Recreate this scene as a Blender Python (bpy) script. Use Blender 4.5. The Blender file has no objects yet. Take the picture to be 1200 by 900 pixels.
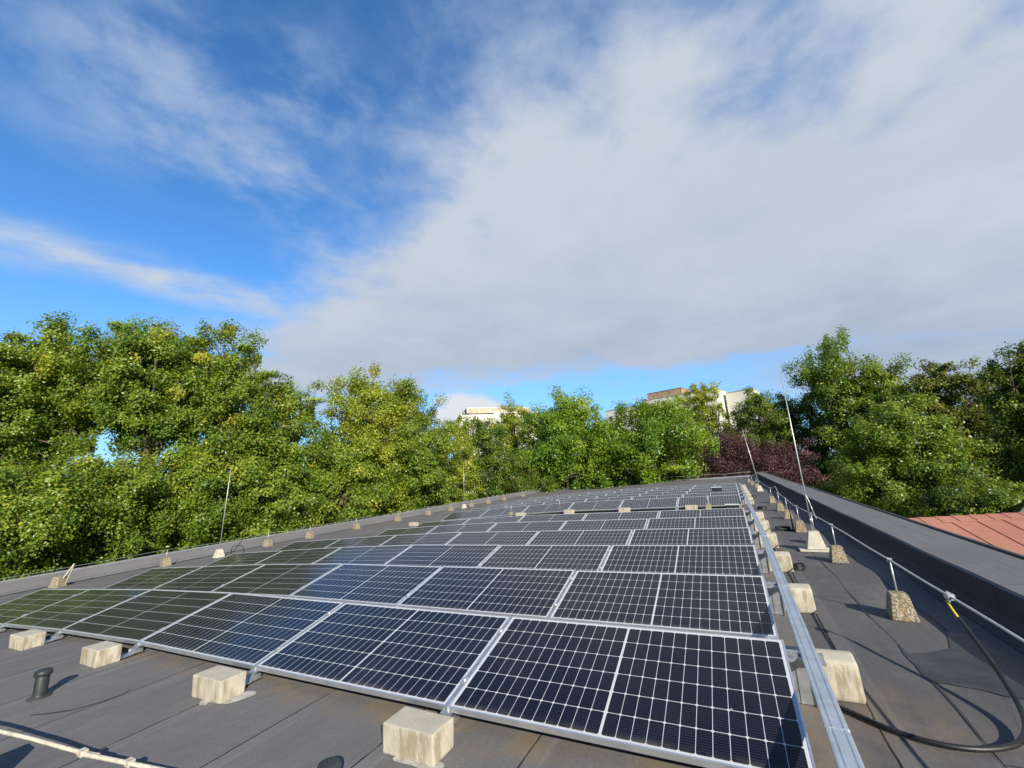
import bpy, math, random
import numpy as np
from mathutils import Vector, Matrix

S = bpy.context.scene
COL = S.collection
R = math.radians

# ---------------------------------------------------------------- camera
cam_d = bpy.data.cameras.new("camera")
cam_d.sensor_width = 36.0
cam_d.lens = 14.595
cam_d.clip_start = 0.05
cam_d.clip_end = 3000
cam = bpy.data.objects.new("camera", cam_d)
COL.objects.link(cam)
cR = Vector((0.88727, 0.45851, -0.05021)); cU = Vector((0.14258, -0.16913, 0.97523)); cF = Vector((-0.43866, 0.87245, 0.21544))
cam.matrix_world = Matrix(((cR.x, cU.x, -cF.x, -0.1704), (cR.y, cU.y, -cF.y, -3.6475), (cR.z, cU.z, -cF.z, 1.5708), (0, 0, 0, 1)))
S.camera = cam

# ---------------------------------------------------------------- light and view
SUN_EL = 27.0
SUN_DIR = Vector((0.72 * math.cos(R(SUN_EL)), -0.694 * math.cos(R(SUN_EL)), math.sin(R(SUN_EL))))   # towards the sun
sun_d = bpy.data.lights.new("sun", 'SUN')
sun_d.energy = 5.0
sun_d.angle = R(0.5)
sun_d.color = (1.0, 0.93, 0.80)
sun = bpy.data.objects.new("sun", sun_d)
COL.objects.link(sun)
sun.rotation_euler = SUN_DIR.to_track_quat('Z', 'Y').to_euler()
sun.location = (20, -20, 30)
S.view_settings.view_transform = 'Standard'
S.view_settings.look = 'None'
S.view_settings.exposure = 0.42
S.view_settings.gamma = 1.0
S.view_settings.use_curve_mapping = False


class NB:
    """small helper to write node graphs"""
    def __init__(self, tree):
        self.t = tree; self.n = tree.nodes; self.l = tree.links

    def put(self, sock, v):
        if hasattr(v, 'is_output') or isinstance(v, bpy.types.NodeSocket):
            self.l.new(v, sock)
        elif v is not None:
            sock.default_value = v

    def math(self, op, a, b=None, c=None, clamp=False):
        n = self.n.new('ShaderNodeMath'); n.operation = op; n.use_clamp = clamp
        self.put(n.inputs[0], a)
        if b is not None: self.put(n.inputs[1], b)
        if c is not None: self.put(n.inputs[2], c)
        return n.outputs[0]

    def vmath(self, op, a, b=None, scale=None):
        n = self.n.new('ShaderNodeVectorMath'); n.operation = op
        self.put(n.inputs[0], a)
        if b is not None: self.put(n.inputs[1], b)
        if scale is not None: self.put(n.inputs[3], scale)
        return n.outputs[1] if op in ('DOT_PRODUCT', 'LENGTH', 'DISTANCE') else n.outputs[0]

    def sep(self, v):
        n = self.n.new('ShaderNodeSeparateXYZ'); self.put(n.inputs[0], v); return n.outputs

    def comb(self, x, y, z=0.0):
        n = self.n.new('ShaderNodeCombineXYZ')
        for i, v in enumerate((x, y, z)): self.put(n.inputs[i], v)
        return n.outputs[0]

    def noise(self, v, scale, detail=4, rough=0.55, dist=0.0):
        n = self.n.new('ShaderNodeTexNoise')
        self.put(n.inputs['Vector'], v)
        n.inputs['Scale'].default_value = scale; n.inputs['Detail'].default_value = detail
        n.inputs['Roughness'].default_value = rough; n.inputs['Distortion'].default_value = dist
        return n.outputs[0]

    def smooth(self, v, a, b, lo=0.0, hi=1.0):
        n = self.n.new('ShaderNodeMapRange'); n.interpolation_type = 'SMOOTHSTEP'
        self.put(n.inputs[0], v)
        for i, x in zip((1, 2, 3, 4), (a, b, lo, hi)): self.put(n.inputs[i], x)
        return n.outputs[0]

    def mix(self, f, a, b, blend='MIX'):
        n = self.n.new('ShaderNodeMix'); n.data_type = 'RGBA'; n.blend_type = blend; n.clamp_factor = True
        self.put(n.inputs[0], f)
        self.put(n.inputs[6], a if not isinstance(a, tuple) else (*a[:3], 1))
        self.put(n.inputs[7], b if not isinstance(b, tuple) else (*b[:3], 1))
        return n.outputs[2]

    def ramp(self, f, stops):
        n = self.n.new('ShaderNodeValToRGB'); self.put(n.inputs[0], f)
        e = n.color_ramp.elements
        while len(e) > 1: e.remove(e[0])
        e[0].position = stops[0][0]; e[0].color = (*stops[0][1], 1)
        for p, c in stops[1:]:
            x = e.new(p); x.color = (*c, 1)
        return n.outputs[0]


world = bpy.data.worlds.new("World")
S.world = world
world.use_nodes = True
wt = world.node_tree
for n in list(wt.nodes): wt.nodes.remove(n)
b = NB(wt)
out = wt.nodes.new('ShaderNodeOutputWorld')
bg = wt.nodes.new('ShaderNodeBackground')
sky = wt.nodes.new('ShaderNodeTexSky')
sky.sky_type = 'NISHITA'
sky.sun_disc = False
sky.sun_elevation = R(SUN_EL)
sky.sun_rotation = R(134)
sky.air_density = 1.0
sky.dust_density = 0.2
sky.ozone_density = 2.2
tc = wt.nodes.new('ShaderNodeTexCoord')
d = b.vmath('NORMALIZE', tc.outputs['Generated'])
dx, dy, dz = b.sep(d)
den = b.math('ADD', b.math('MAXIMUM', dz, 0.0), 0.12)
# cloud layer coordinates: a to the east of the roof axis, c along it
A = b.math('DIVIDE', b.math('ADD', b.math('MULTIPLY', dx, 0.8934), b.math('MULTIPLY', dy, 0.4492)), den)
B = b.math('DIVIDE', b.math('ADD', b.math('MULTIPLY', dx, -0.4492), b.math('MULTIPLY', dy, 0.8934)), den)
P = b.comb(A, B, 0.0)
n1 = b.noise(P, 1.35, 9, 0.52, 0.35)
n2 = b.noise(P, 4.2, 8, 0.60, 0.2)
# stretched wisps
rot = b.comb(b.math('ADD', b.math('MULTIPLY', A, 0.78), b.math('MULTIPLY', B, 0.62)),
             b.math('MULTIPLY', b.math('SUBTRACT', b.math('MULTIPLY', B, 0.78), b.math('MULTIPLY', A, 0.62)), 1.7), 3.1)
n3 = b.noise(rot, 1.9, 7, 0.52, 0.35)
nn = b.math('ADD', b.math('MULTIPLY', b.math('SUBTRACT', n1, 0.5), 0.9), b.math('MULTIPLY', b.math('SUBTRACT', n2, 0.5), 0.35))
nw = b.math('ADD', nn, b.math('MULTIPLY', b.math('SUBTRACT', n3, 0.5), 0.42))
g = b.math('SUBTRACT', b.math('SUBTRACT', 0.66, b.math('MULTIPLY', b.math('MINIMUM', A, 0.0), 0.95)), b.math('MULTIPLY', b.math('MAXIMUM', A, 0.0), 0.46))
f1 = b.math('SUBTRACT', B, g)
edge = b.math('ADD', nw, b.math('ADD', b.math('MULTIPLY', b.math('SUBTRACT', n1, 0.5), 0.9), b.math('MULTIPLY', b.math('SUBTRACT', n2, 0.5), 0.6)))
bank = b.math('POWER', b.smooth(b.math('ADD', f1, edge), -0.38, 0.50), 1.15)
farlim = b.math('SUBTRACT', 2.92, b.math('MULTIPLY', b.math('MAXIMUM', b.math('SUBTRACT', A, 0.5), 0.0), 0.28))
farm = b.smooth(b.math('ADD', b.math('SUBTRACT', farlim, B), b.math('MULTIPLY', nn, 1.7)), -0.25, 0.45)
bank = b.math('MULTIPLY', bank, farm)


def lobe(a0, b0, ang, ra, rb, soft0, soft1, nk=0.5):
    ca, sa = math.cos(R(ang)), math.sin(R(ang))
    u = b.math('SUBTRACT', A, a0); v = b.math('SUBTRACT', B, b0)
    uu = b.math('DIVIDE', b.math('ADD', b.math('MULTIPLY', u, ca), b.math('MULTIPLY', v, sa)), ra)
    vv = b.math('DIVIDE', b.math('SUBTRACT', b.math('MULTIPLY', v, ca), b.math('MULTIPLY', u, sa)), rb)
    r = b.math('SQRT', b.math('ADD', b.math('MULTIPLY', uu, uu), b.math('MULTIPLY', vv, vv)))
    return b.smooth(b.math('ADD', r, b.math('MULTIPLY', nw, -nk)), soft1, soft0)


streak = b.math('MULTIPLY', b.math('MULTIPLY', lobe(-1.12, 1.50, 47, 0.80, 0.17, 0.0, 1.45, 1.5), b.smooth(b.math('ADD', n3, b.math('MULTIPLY', n2, 0.5)), 0.48, 1.0)), 1.1, clamp=True)
cirrus = b.math('MULTIPLY', b.math('MULTIPLY', lobe(-0.50, 0.95, 40, 0.62, 0.40, 0.3, 1.25, 0.8), b.smooth(b.math('ADD', n3, b.math('MULTIPLY', b.math('SUBTRACT', n2, 0.5), 0.9)), 0.40, 0.78)), 0.66)
low1 = b.math('MULTIPLY', lobe(-1.05, 2.08, 40, 0.60, 0.26, 0.2, 1.3, 1.2), 0.9)
cum = lobe(-0.40, 3.70, 0, 0.42, 0.75, 0.65, 1.0, 0.8)
cum2 = b.math('MULTIPLY', lobe(-1.45, 3.1, 10, 0.55, 0.35, 0.4, 1.1, 1.0), 0.8)
haze_r = b.math('MULTIPLY', lobe(2.95, 2.6, 8, 1.75, 0.95, 0.45, 1.2, 0.4), 0.95)
top_r = b.math('MULTIPLY', lobe(1.15, 0.48, 20, 0.70, 0.40, 0.3, 1.3, 0.9), 0.88)
# clouds all round behind the camera as well
back = b.math('MULTIPLY', b.smooth(b.math('ADD', b.math('MULTIPLY', B, -1.0), b.math('MULTIPLY', nw, 1.6)), 0.5, 1.5), 0.15)
m = bank
for x in (streak, cirrus, low1, cum, cum2, haze_r, top_r, back):
    m = b.math('MAXIMUM', m, x)
m = b.math('MULTIPLY', m, 0.96)
skyc = b.mix(1.0, sky.outputs[0], (1.02, 1.66, 2.22), 'MULTIPLY')
skyc = b.mix(b.smooth(dz, 0.42, 0.02, 0.0, 0.62), skyc, (3.4, 5.6, 8.6))
hs = wt.nodes.new('ShaderNodeHueSaturation')
hs.inputs['Saturation'].default_value = 1.03
wt.links.new(skyc, hs.inputs['Color'])
skyc = hs.outputs[0]
shade = b.math('ADD', b.math('ADD', b.smooth(B, 0.9, 2.5, 0.0, 0.62), b.smooth(A, 0.3, 2.2, 0.0, 0.25)), b.math('ADD', b.math('MULTIPLY', b.math('SUBTRACT', n1, 0.5), -1.3), b.math('MULTIPLY', b.math('SUBTRACT', n2, 0.5), -0.5)))
cl = b.mix(b.math('ADD', shade, 0.0, clamp=True), (6.1, 6.6, 7.3), (4.0, 4.6, 5.6))
thin = b.mix(b.math('POWER', m, 1.2), (4.6, 5.9, 7.9), cl)
bright = b.math('MAXIMUM', cum, b.math('MULTIPLY', streak, 0.15))
thin = b.mix(bright, thin, (7.6, 7.9, 8.3))
fin = b.mix(m, skyc, thin)
# unseen sky behind the camera and overhead dimmed to cut fill and deepen shadows
fin = b.mix(1.0, fin, b.mix(b.smooth(B, -0.35, 0.45), (0.30, 0.33, 0.38), (1.0, 1.0, 1.0)), 'MULTIPLY')
wt.links.new(fin, bg.inputs['Color'])
bg.inputs['Strength'].default_value = 0.075
wt.links.new(bg.outputs[0], out.inputs['Surface'])

# ---------------------------------------------------------------- materials


def new_mat(name):
    m = bpy.data.materials.new(name); m.use_nodes = True
    t = m.node_tree
    p = t.nodes['Principled BSDF']
    return m, NB(t), p


def objco(b):
    n = b.n.new('ShaderNodeTexCoord'); return n.outputs['Object']


def bump(b, p, h, strength, dist=0.02):
    n = b.n.new('ShaderNodeBump'); n.inputs['Strength'].default_value = strength; n.inputs['Distance'].default_value = dist
    b.put(n.inputs['Height'], h); b.l.new(n.outputs[0], p.inputs['Normal'])


def simple(name, c, rough=0.5, metal=0.0, var=0.15, scale=8.0, bmp=0.0, bscale=40.0):
    m, b, p = new_mat(name)
    o = objco(b)
    n = b.noise(o, scale, 5)
    lo = tuple(x * (1 - var) for x in c); hi = tuple(min(1, x * (1 + var)) for x in c)
    b.put(p.inputs['Base Color'], b.mix(b.smooth(n, 0.3, 0.7), lo, hi))
    p.inputs['Roughness'].default_value = rough; p.inputs['Metallic'].default_value = metal
    if bmp: bump(b, p, b.noise(o, bscale, 4), bmp, 0.01)
    return m


def geo_pos(b):
    n = b.n.new('ShaderNodeNewGeometry'); return n.outputs['Position']


def roof_material(name, tone, seams=True):
    m, b, p = new_mat(name)
    o = geo_pos(b)
    x, y, z = b.sep(o)
    big = b.noise(o, 0.55, 6, 0.6)
    mid = b.noise(o, 3.0, 6, 0.65)
    fine = b.noise(o, 160.0, 3, 0.7)
    strk = b.noise(b.comb(b.math('MULTIPLY', x, 9.0), b.math('MULTIPLY', y, 0.7), 0.0), 1.0, 5, 0.6)
    c = b.mix(b.smooth(big, 0.3, 0.7), tuple(t * 0.86 for t in tone), tuple(t * 1.12 for t in tone))
    c = b.mix(b.smooth(mid, 0.45, 0.8, 0, 0.35), c, tuple(t * 1.35 for t in tone))
    c = b.mix(b.smooth(strk, 0.50, 0.74, 0, 0.60), c, tuple(t * 0.62 for t in tone))
    c = b.mix(b.smooth(fine, 0.35, 0.65, 0, 0.75), c, tuple(t * 0.62 for t in tone))
    hgt = b.math('ADD', b.math('MULTIPLY', fine, 0.25), b.math('MULTIPLY', mid, 0.6))
    if seams:
        # the walkway strip was laid with a darker roll
        c = b.mix(b.smooth(x, 0.16, 0.19), c, b.mix(1.0, c, (0.66, 0.66, 0.68), 'MULTIPLY'))
        c = b.mix(b.math('MULTIPLY', b.smooth(b.noise(o, 1.3, 7, 0.7), 0.52, 0.60), 0.16), c, (0.24, 0.225, 0.21))
        # roll seams every 0.93 m along the roof, wandering a little
        w = b.math('MULTIPLY', b.math('SUBTRACT', b.noise(o, 1.7, 4), 0.5), 0.05)
        sx = b.math('DIVIDE', b.math('ADD', b.math('ADD', x, 0.08), w), 0.935)
        fr = b.math('FRACT', sx)
        dist = b.math('MULTIPLY', b.math('ABSOLUTE', b.math('SUBTRACT', fr, 0.5)), 0.935)
        brk = b.smooth(b.noise(o, 2.6, 3), 0.30, 0.42)
        line = b.math('MULTIPLY', b.smooth(dist, 0.0095, 0.0035), brk)
        idx = b.math('FLOOR', sx)
        tint = b.math('FRACT', b.math('MULTIPLY', b.math('SINE', b.math('MULTIPLY', idx, 12.99)), 43.7))
        c = b.mix(b.math('MULTIPLY', tint, 0.22), c, tuple(t * 0.6 for t in tone))
        # cross seams, one per roll at its own place
        cy = b.math('ADD', b.math('DIVIDE', y, 5.2), b.math('MULTIPLY', tint, 3.7))
        cd = b.math('MULTIPLY', b.math('ABSOLUTE', b.math('SUBTRACT', b.math('FRACT', cy), 0.5)), 5.2)
        line = b.math('MAXIMUM', line, b.math('MULTIPLY', b.smooth(cd, 0.008, 0.003), 0.8))
        # lap step beside the seam
        lap = b.math('MULTIPLY', b.smooth(fr, 0.5, 0.512), b.smooth(fr, 0.64, 0.60))
        c = b.mix(b.math('MULTIPLY', lap, 0.10), c, tuple(t * 1.5 for t in tone))
        c = b.mix(b.math('MULTIPLY', line, 0.85), c, (0.012, 0.012, 0.013))
        # silt deposited where water stands in front of the first row and near the array foot
        silt = b.math('MULTIPLY', b.smooth(b.math('ABSOLUTE', b.math('ADD', y, 1.02)), 0.26, 0.02),
                      b.smooth(b.noise(o, 3.4, 5, 0.6), 0.40, 0.66))
        silt = b.math('MULTIPLY', silt, b.smooth(x, -9.0, -6.0))
        s2 = b.math('MULTIPLY', b.smooth(b.vmath('LENGTH', b.comb(b.math('SUBTRACT', x, 0.52), b.math('MULTIPLY', b.math('SUBTRACT', y, 0.0), 0.9))), 0.55, 0.08),
                    b.smooth(b.noise(o, 4.0, 5), 0.34, 0.62))
        s3 = b.math('MULTIPLY', b.math('MULTIPLY', b.smooth(b.math('ABSOLUTE', b.math('SUBTRACT', x, 0.06)), 0.26, 0.1),
                    b.smooth(y, 0.6, -0.2)), b.smooth(b.noise(o, 5.0, 5), 0.25, 0.6))
        silt = b.math('MAXIMUM', b.math('MAXIMUM', silt, b.math('MULTIPLY', s2, 0.55)), b.math('MULTIPLY', s3, 0.6))
        c = b.mix(b.math('MULTIPLY', silt, 0.8), c, (0.235, 0.175, 0.105))
        hgt = b.math('ADD', hgt, b.math('ADD', b.math('MULTIPLY', line, -1.4), b.math('MULTIPLY', lap, 0.5)))
    else:
        w = b.math('MULTIPLY', b.math('SUBTRACT', b.noise(o, 2.2, 4), 0.5), 0.06)
        cd = b.math('MULTIPLY', b.math('ABSOLUTE', b.math('SUBTRACT', b.math('FRACT', b.math('DIVIDE', b.math('ADD', y, w), 3.7)), 0.5)), 3.7)
        ld = b.math('ABSOLUTE', b.math('SUBTRACT', b.math('ADD', x, w), 2.17))
        jn = b.math('MAXIMUM', b.smooth(cd, 0.010, 0.003), b.math('MULTIPLY', b.smooth(ld, 0.008, 0.002), b.smooth(b.noise(o, 1.1, 3), 0.48, 0.56)))
        c = b.mix(b.math('MULTIPLY', jn, 0.6), c, tuple(t * 0.3 for t in tone))
        hgt = b.math('ADD', hgt, b.math('MULTIPLY', b.smooth(cd, 0.09, 0.08), 0.6))
    # soft wrinkles and drying marks
    wr = b.noise(b.comb(b.math('MULTIPLY', x, 2.2), b.math('MULTIPLY', y, 1.1), 0.0), 1.0, 4, 0.5, 1.2)
    hgt = b.math('ADD', hgt, b.math('MULTIPLY', wr, 2.2))
    ring = b.math('ABSOLUTE', b.math('SUBTRACT', b.noise(o, 0.9, 5, 0.55), 0.53))
    c = b.mix(b.math('MULTIPLY', b.smooth(ring, 0.010, 0.0), 0.06), c, tuple(min(1, t * 1.7) for t in tone))
    c = b.mix(b.math('MULTIPLY', b.smooth(b.noise(o, 38.0, 4, 0.8), 0.62, 0.80), 0.35), c, tuple(min(1, t * 1.8) for t in tone))
    sp = b.n.new('ShaderNodeTexVoronoi'); b.put(sp.inputs['Vector'], o); sp.inputs['Scale'].default_value = 3.1
    dots = b.math('MULTIPLY', b.smooth(sp.outputs['Distance'], 0.045, 0.015), b.smooth(b.noise(o, 1.1, 2), 0.5, 0.56))
    c = b.mix(b.math('MULTIPLY', dots, 0.8), c, (0.42, 0.40, 0.34))
    b.put(p.inputs['Base Color'], c)
    p.inputs['Roughness'].default_value = 0.82
    p.inputs['Specular IOR Level'].default_value = 0.35
    bump(b, p, hgt, 0.55, 0.010)
    return m


M = {}
M['roof'] = roof_material('roofing_felt', (0.190, 0.182, 0.180))
M['coping'] = roof_material('upstand_felt', (0.190, 0.186, 0.186), False)
M['bitumen'] = simple('fresh_bitumen', (0.042, 0.043, 0.046), 0.55, 0, 0.3, 6, 0.3, 60)
M['trim'] = simple('zinc_edge_trim', (0.50, 0.51, 0.52), 0.40, 0.6, 0.12, 5)
M['dark_gutter'] = simple('dark_gutter_metal', (0.05, 0.06, 0.075), 0.38, 0.6, 0.2, 5)
M['alu'] = simple('aluminium_frame', (0.66, 0.68, 0.70), 0.34, 0.75, 0.08, 6)
M['alu_dull'] = simple('galvanised_steel', (0.46, 0.49, 0.51), 0.42, 0.75, 0.18, 14)
M['tray'] = simple('galvanised_tray', (0.56, 0.61, 0.66), 0.36, 0.7, 0.10, 10)
M['rod'] = simple('rod_aluminium', (0.62, 0.63, 0.63), 0.40, 0.6, 0.1, 10)
M['black'] = simple('black_plastic', (0.016, 0.017, 0.018), 0.45, 0, 0.3, 10)
M['vent'] = simple('grey_black_vent_plastic', (0.030, 0.034, 0.036), 0.5, 0, 0.3, 12)
M['white_pvc'] = simple('white_plastic', (0.60, 0.61, 0.59), 0.45, 0, 0.06, 8)
M['paint'] = simple('old_white_paint', (0.42, 0.41, 0.38), 0.7, 0, 0.25, 20)
M['upstand'] = roof_material('shade_painted_upstand_felt', (0.060, 0.060, 0.064), False)  # upstand felt with the inner face's deep shade put into its colour
M['cream'] = simple('weathered_cream_conductor', (0.58, 0.53, 0.42), 0.55, 0.1, 0.22, 30)
M['yellow_green'] = simple('yellow_wire', (0.62, 0.48, 0.03), 0.45, 0, 0.1, 20)
M['render_white'] = simple('white_wall_render', (0.68, 0.655, 0.58), 0.85, 0, 0.06, 0.4)
M['brown_panel'] = simple('brown_cladding', (0.40, 0.24, 0.15), 0.8, 0, 0.12, 0.6)
M['tan_panel'] = simple('tan_cladding', (0.56, 0.41, 0.28), 0.8, 0, 0.15, 0.8)
M['window_glass'] = simple('window_glass', (0.05, 0.07, 0.09), 0.08, 0, 0.2, 0.4)
M['bark'] = simple('bark', (0.11, 0.088, 0.065), 0.9, 0, 0.4, 5, 0.6, 14)
M['bark_pale'] = simple('pale_bark', (0.34, 0.31, 0.25), 0.9, 0, 0.4, 4, 0.5, 14)
M['wall_plaster'] = simple('hall_wall_plaster', (0.5, 0.47, 0.4), 0.9, 0, 0.1, 1)
M['dark_slate'] = simple('dark_brown_slate', (0.075, 0.06, 0.055), 0.75, 0, 0.25, 9)


def concrete(name, c, stain, speck=0.0, moss=0.0):
    m, b, p = new_mat(name)
    o = geo_pos(b)
    x, y, z = b.sep(o)
    oi = b.n.new('ShaderNodeObjectInfo')
    n = b.noise(o, 9, 6, 0.6); f = b.noise(o, 70, 4, 0.7)
    vert = b.noise(b.comb(b.math('MULTIPLY', x, 22.0), b.math('MULTIPLY', y, 22.0), b.math('MULTIPLY', z, 5.0)), 1.0, 5, 0.65)
    col = b.mix(b.smooth(n, 0.3, 0.7), tuple(v * 0.85 for v in c), c)
    gz = b.n.new('ShaderNodeNewGeometry'); nz = b.sep(gz.outputs['Normal'])[2]
    side = b.smooth(nz, 0.75, 0.3)
    col = b.mix(b.math('MULTIPLY', b.math('MULTIPLY', b.smooth(vert, 0.42, 0.62), side), 0.75), col, stain)
    col = b.mix(b.smooth(f, 0.45, 0.8, 0, 0.35), col, tuple(v * 0.6 for v in c))
    if speck:
        v = b.n.new('ShaderNodeTexVoronoi'); b.put(v.inputs['Vector'], o); v.inputs['Scale'].default_value = 55
        col = b.mix(b.math('MULTIPLY', b.smooth(v.outputs['Distance'], 0.32, 0.62), speck), col, (0.10, 0.085, 0.06))
    if moss:
        mm = b.math('MULTIPLY', b.smooth(b.noise(o, 14, 4), 0.5, 0.64), moss)
        col = b.mix(mm, col, (0.33, 0.22, 0.04))
    b.put(p.inputs['Base Color'], col)
    p.inputs['Roughness'].default_value = 0.9
    bump(b, p, b.math('ADD', f, b.math('MULTIPLY', n, 0.8)), 0.5, 0.006)
    return m


M['ballast'] = concrete('ballast_concrete', (0.545, 0.50, 0.395), (0.27, 0.215, 0.135))
M['aggregate'] = concrete('exposed_aggregate', (0.50, 0.45, 0.33), (0.34, 0.28, 0.18), 0.8, 0.55)
M['smooth_concrete'] = concrete('smooth_pale_concrete', (0.60, 0.57, 0.48), (0.46, 0.42, 0.33))

# solar glass
m, b, p = new_mat('solar_cells')
o = objco(b)
x, y, z = b.sep(o)
oi = b.n.new('ShaderNodeObjectInfo')
CW, CH = 0.0845, 0.1655
ax = b.math('SUBTRACT', b.math('ABSOLUTE', x), 0.007)
fx = b.math('FRACT', b.math('DIVIDE', ax, CW))
ay = b.math('ADD', y, 3 * CH)
fy = b.math('FRACT', b.math('DIVIDE', ay, CH))
ex = b.math('MULTIPLY', b.math('SUBTRACT', 0.5, b.math('ABSOLUTE', b.math('SUBTRACT', fx, 0.5))), CW)
ey = b.math('MULTIPLY', b.math('SUBTRACT', 0.5, b.math('ABSOLUTE', b.math('SUBTRACT', fy, 0.5))), CH)
gx = b.math('LESS_THAN', ex, 0.0017)
gy = b.math('LESS_THAN', ey, 0.0020)
dia = b.math('LESS_THAN', b.math('ADD', ex, ey), 0.0115)
cen = b.math('LESS_THAN', ax, 0.0)
edgx = b.math('GREATER_THAN', ax, CW * 12)
edgy = b.math('GREATER_THAN', b.math('ABSOLUTE', y), CH * 3)
wh = gx
for q in (gy, dia, cen, edgx, edgy): wh = b.math('MAXIMUM', wh, q)
bus = b.math('LESS_THAN', b.math('ABSOLUTE', b.math('SUBTRACT', b.math('FRACT', b.math('MULTIPLY', fy, 10.0)), 0.5)), 0.045)
cellid = b.comb(b.math('FLOOR', b.math('DIVIDE', x, CW)), b.math('FLOOR', b.math('DIVIDE', y, CH)), oi.outputs['Random'])
wn = b.n.new('ShaderNodeTexWhiteNoise'); b.put(wn.inputs['Vector'], cellid)
cell = b.mix(wn.outputs[0], (0.0050, 0.0060, 0.0135), (0.0075, 0.0088, 0.0185))
cell = b.mix(b.math('MULTIPLY', oi.outputs['Random'], 0.5), cell, (0.007, 0.008, 0.019))
cell = b.mix(b.math('MULTIPLY', bus, 0.55), cell, (0.10, 0.10, 0.11))
gp = geo_pos(b)
dust = b.math('MULTIPLY', b.smooth(b.noise(gp, 2.2, 6, 0.65), 0.42, 0.80), 0.035)
col = b.mix(wh, cell, (0.58, 0.59, 0.60))
lowd = b.smooth(y, -0.44, -0.505, 0.0, 0.22)
col = b.mix(b.math('ADD', dust, b.math('MULTIPLY', lowd, b.smooth(b.noise(gp, 7.0, 4), 0.3, 0.7))), col, (0.30, 0.27, 0.22))
v = b.n.new('ShaderNodeTexVoronoi'); b.put(v.inputs['Vector'], gp); v.inputs['Scale'].default_value = 1.6
drop = b.math('MULTIPLY', b.smooth(v.outputs['Distance'], 0.020, 0.010), b.smooth(b.noise(gp, 0.9, 2), 0.50, 0.53))
col = b.mix(drop, col, (0.55, 0.54, 0.50))
b.put(p.inputs['Base Color'], col)
b.put(p.inputs['Roughness'], b.smooth(b.noise(gp, 5.0, 5), 0.3, 0.7, 0.10, 0.19))
p.inputs['IOR'].default_value = 1.35
M['cells'] = m

# red roof sheets
m, b, p = new_mat('red_roof_sheet')
o = objco(b)
n = b.noise(o, 1.2, 6); f = b.noise(o, 90, 3)
c = b.mix(b.smooth(n, 0.3, 0.7), (0.29, 0.125, 0.085), (0.36, 0.160, 0.112))
c = b.mix(b.smooth(f, 0.4, 0.7, 0, 0.4), c, (0.22, 0.08, 0.05))
c = b.mix(b.smooth(b.noise(o, 3.3, 6), 0.58, 0.78, 0, 0.5), c, (0.44, 0.26, 0.19))
b.put(p.inputs['Base Color'], c); p.inputs['Roughness'].default_value = 0.85
bump(b, p, f, 0.3, 0.005)
M['red_roof'] = m

# lawn
m, b, p = new_mat('lawn')
o = geo_pos(b)
c = b.mix(b.smooth(b.noise(o, 0.25, 6), 0.35, 0.65), (0.045, 0.075, 0.02), (0.085, 0.105, 0.03))
c = b.mix(b.smooth(b.noise(o, 6, 5), 0.4, 0.7, 0, 0.6), c, (0.03, 0.05, 0.015))
b.put(p.inputs['Base Color'], c); p.inputs['Roughness'].default_value = 0.95
bump(b, p, b.noise(o, 20, 5), 0.6, 0.05)
M['lawn'] = m


def leaf_material(name, stops, trans=0.40, gloss=0.36):
    m, b, p = new_mat(name)
    a = b.n.new('ShaderNodeAttribute'); a.attribute_name = 'tint'
    c = b.ramp(a.outputs['Fac'], stops)
    c = b.mix(1.0, c, (1.64, 1.76, 1.26), 'MULTIPLY')
    b.put(p.inputs['Base Color'], c)
    p.inputs['Roughness'].default_value = gloss
    p.inputs['Specular IOR Level'].default_value = 0.45
    tr = b.n.new('ShaderNodeBsdfTranslucent')
    b.put(tr.inputs['Color'], b.mix(1.0, c, (1.25, 1.15, 0.55), 'MULTIPLY'))
    mx = b.n.new('ShaderNodeMixShader'); mx.inputs[0].default_value = trans
    b.l.new(p.outputs[0], mx.inputs[1]); b.l.new(tr.outputs[0], mx.inputs[2])
    b.l.new(mx.outputs[0], b.n['Material Output'].inputs['Surface'])
    return m


LEAF = {
    'maple': leaf_material('maple_leaf', [(0.0, (0.045, 0.085, 0.014)), (0.45, (0.115, 0.165, 0.026)), (0.8, (0.19, 0.225, 0.038)), (1.0, (0.32, 0.27, 0.045))]),
    'yellowing': leaf_material('yellowing_leaf', [(0.0, (0.075, 0.115, 0.018)), (0.4, (0.17, 0.205, 0.028)), (0.8, (0.28, 0.27, 0.036)), (1.0, (0.31, 0.25, 0.05))]),
    'dark': leaf_material('dark_green_leaf', [(0.0, (0.03, 0.065, 0.014)), (0.5, (0.080, 0.12, 0.020)), (0.85, (0.145, 0.175, 0.030)), (1.0, (0.22, 0.22, 0.04))]),
    'fresh': leaf_material('fresh_green_leaf', [(0.0, (0.036, 0.088, 0.014)), (0.5, (0.105, 0.17, 0.020)), (0.85, (0.20, 0.25, 0.028)), (1.0, (0.33, 0.31, 0.035))]),
    'olive': leaf_material('olive_leaf', [(0.0, (0.06, 0.075, 0.022)), (0.5, (0.11, 0.125, 0.034)), (0.85, (0.17, 0.17, 0.045)), (1.0, (0.23, 0.18, 0.06))]),
    'plum': leaf_material('plum_leaf', [(0.0, (0.024, 0.012, 0.015)), (0.5, (0.052, 0.020, 0.031)), (0.9, (0.090, 0.038, 0.052)), (1.0, (0.10, 0.065, 0.06))], 0.2, 0.5),
}

# ---------------------------------------------------------------- mesh helpers


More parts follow.
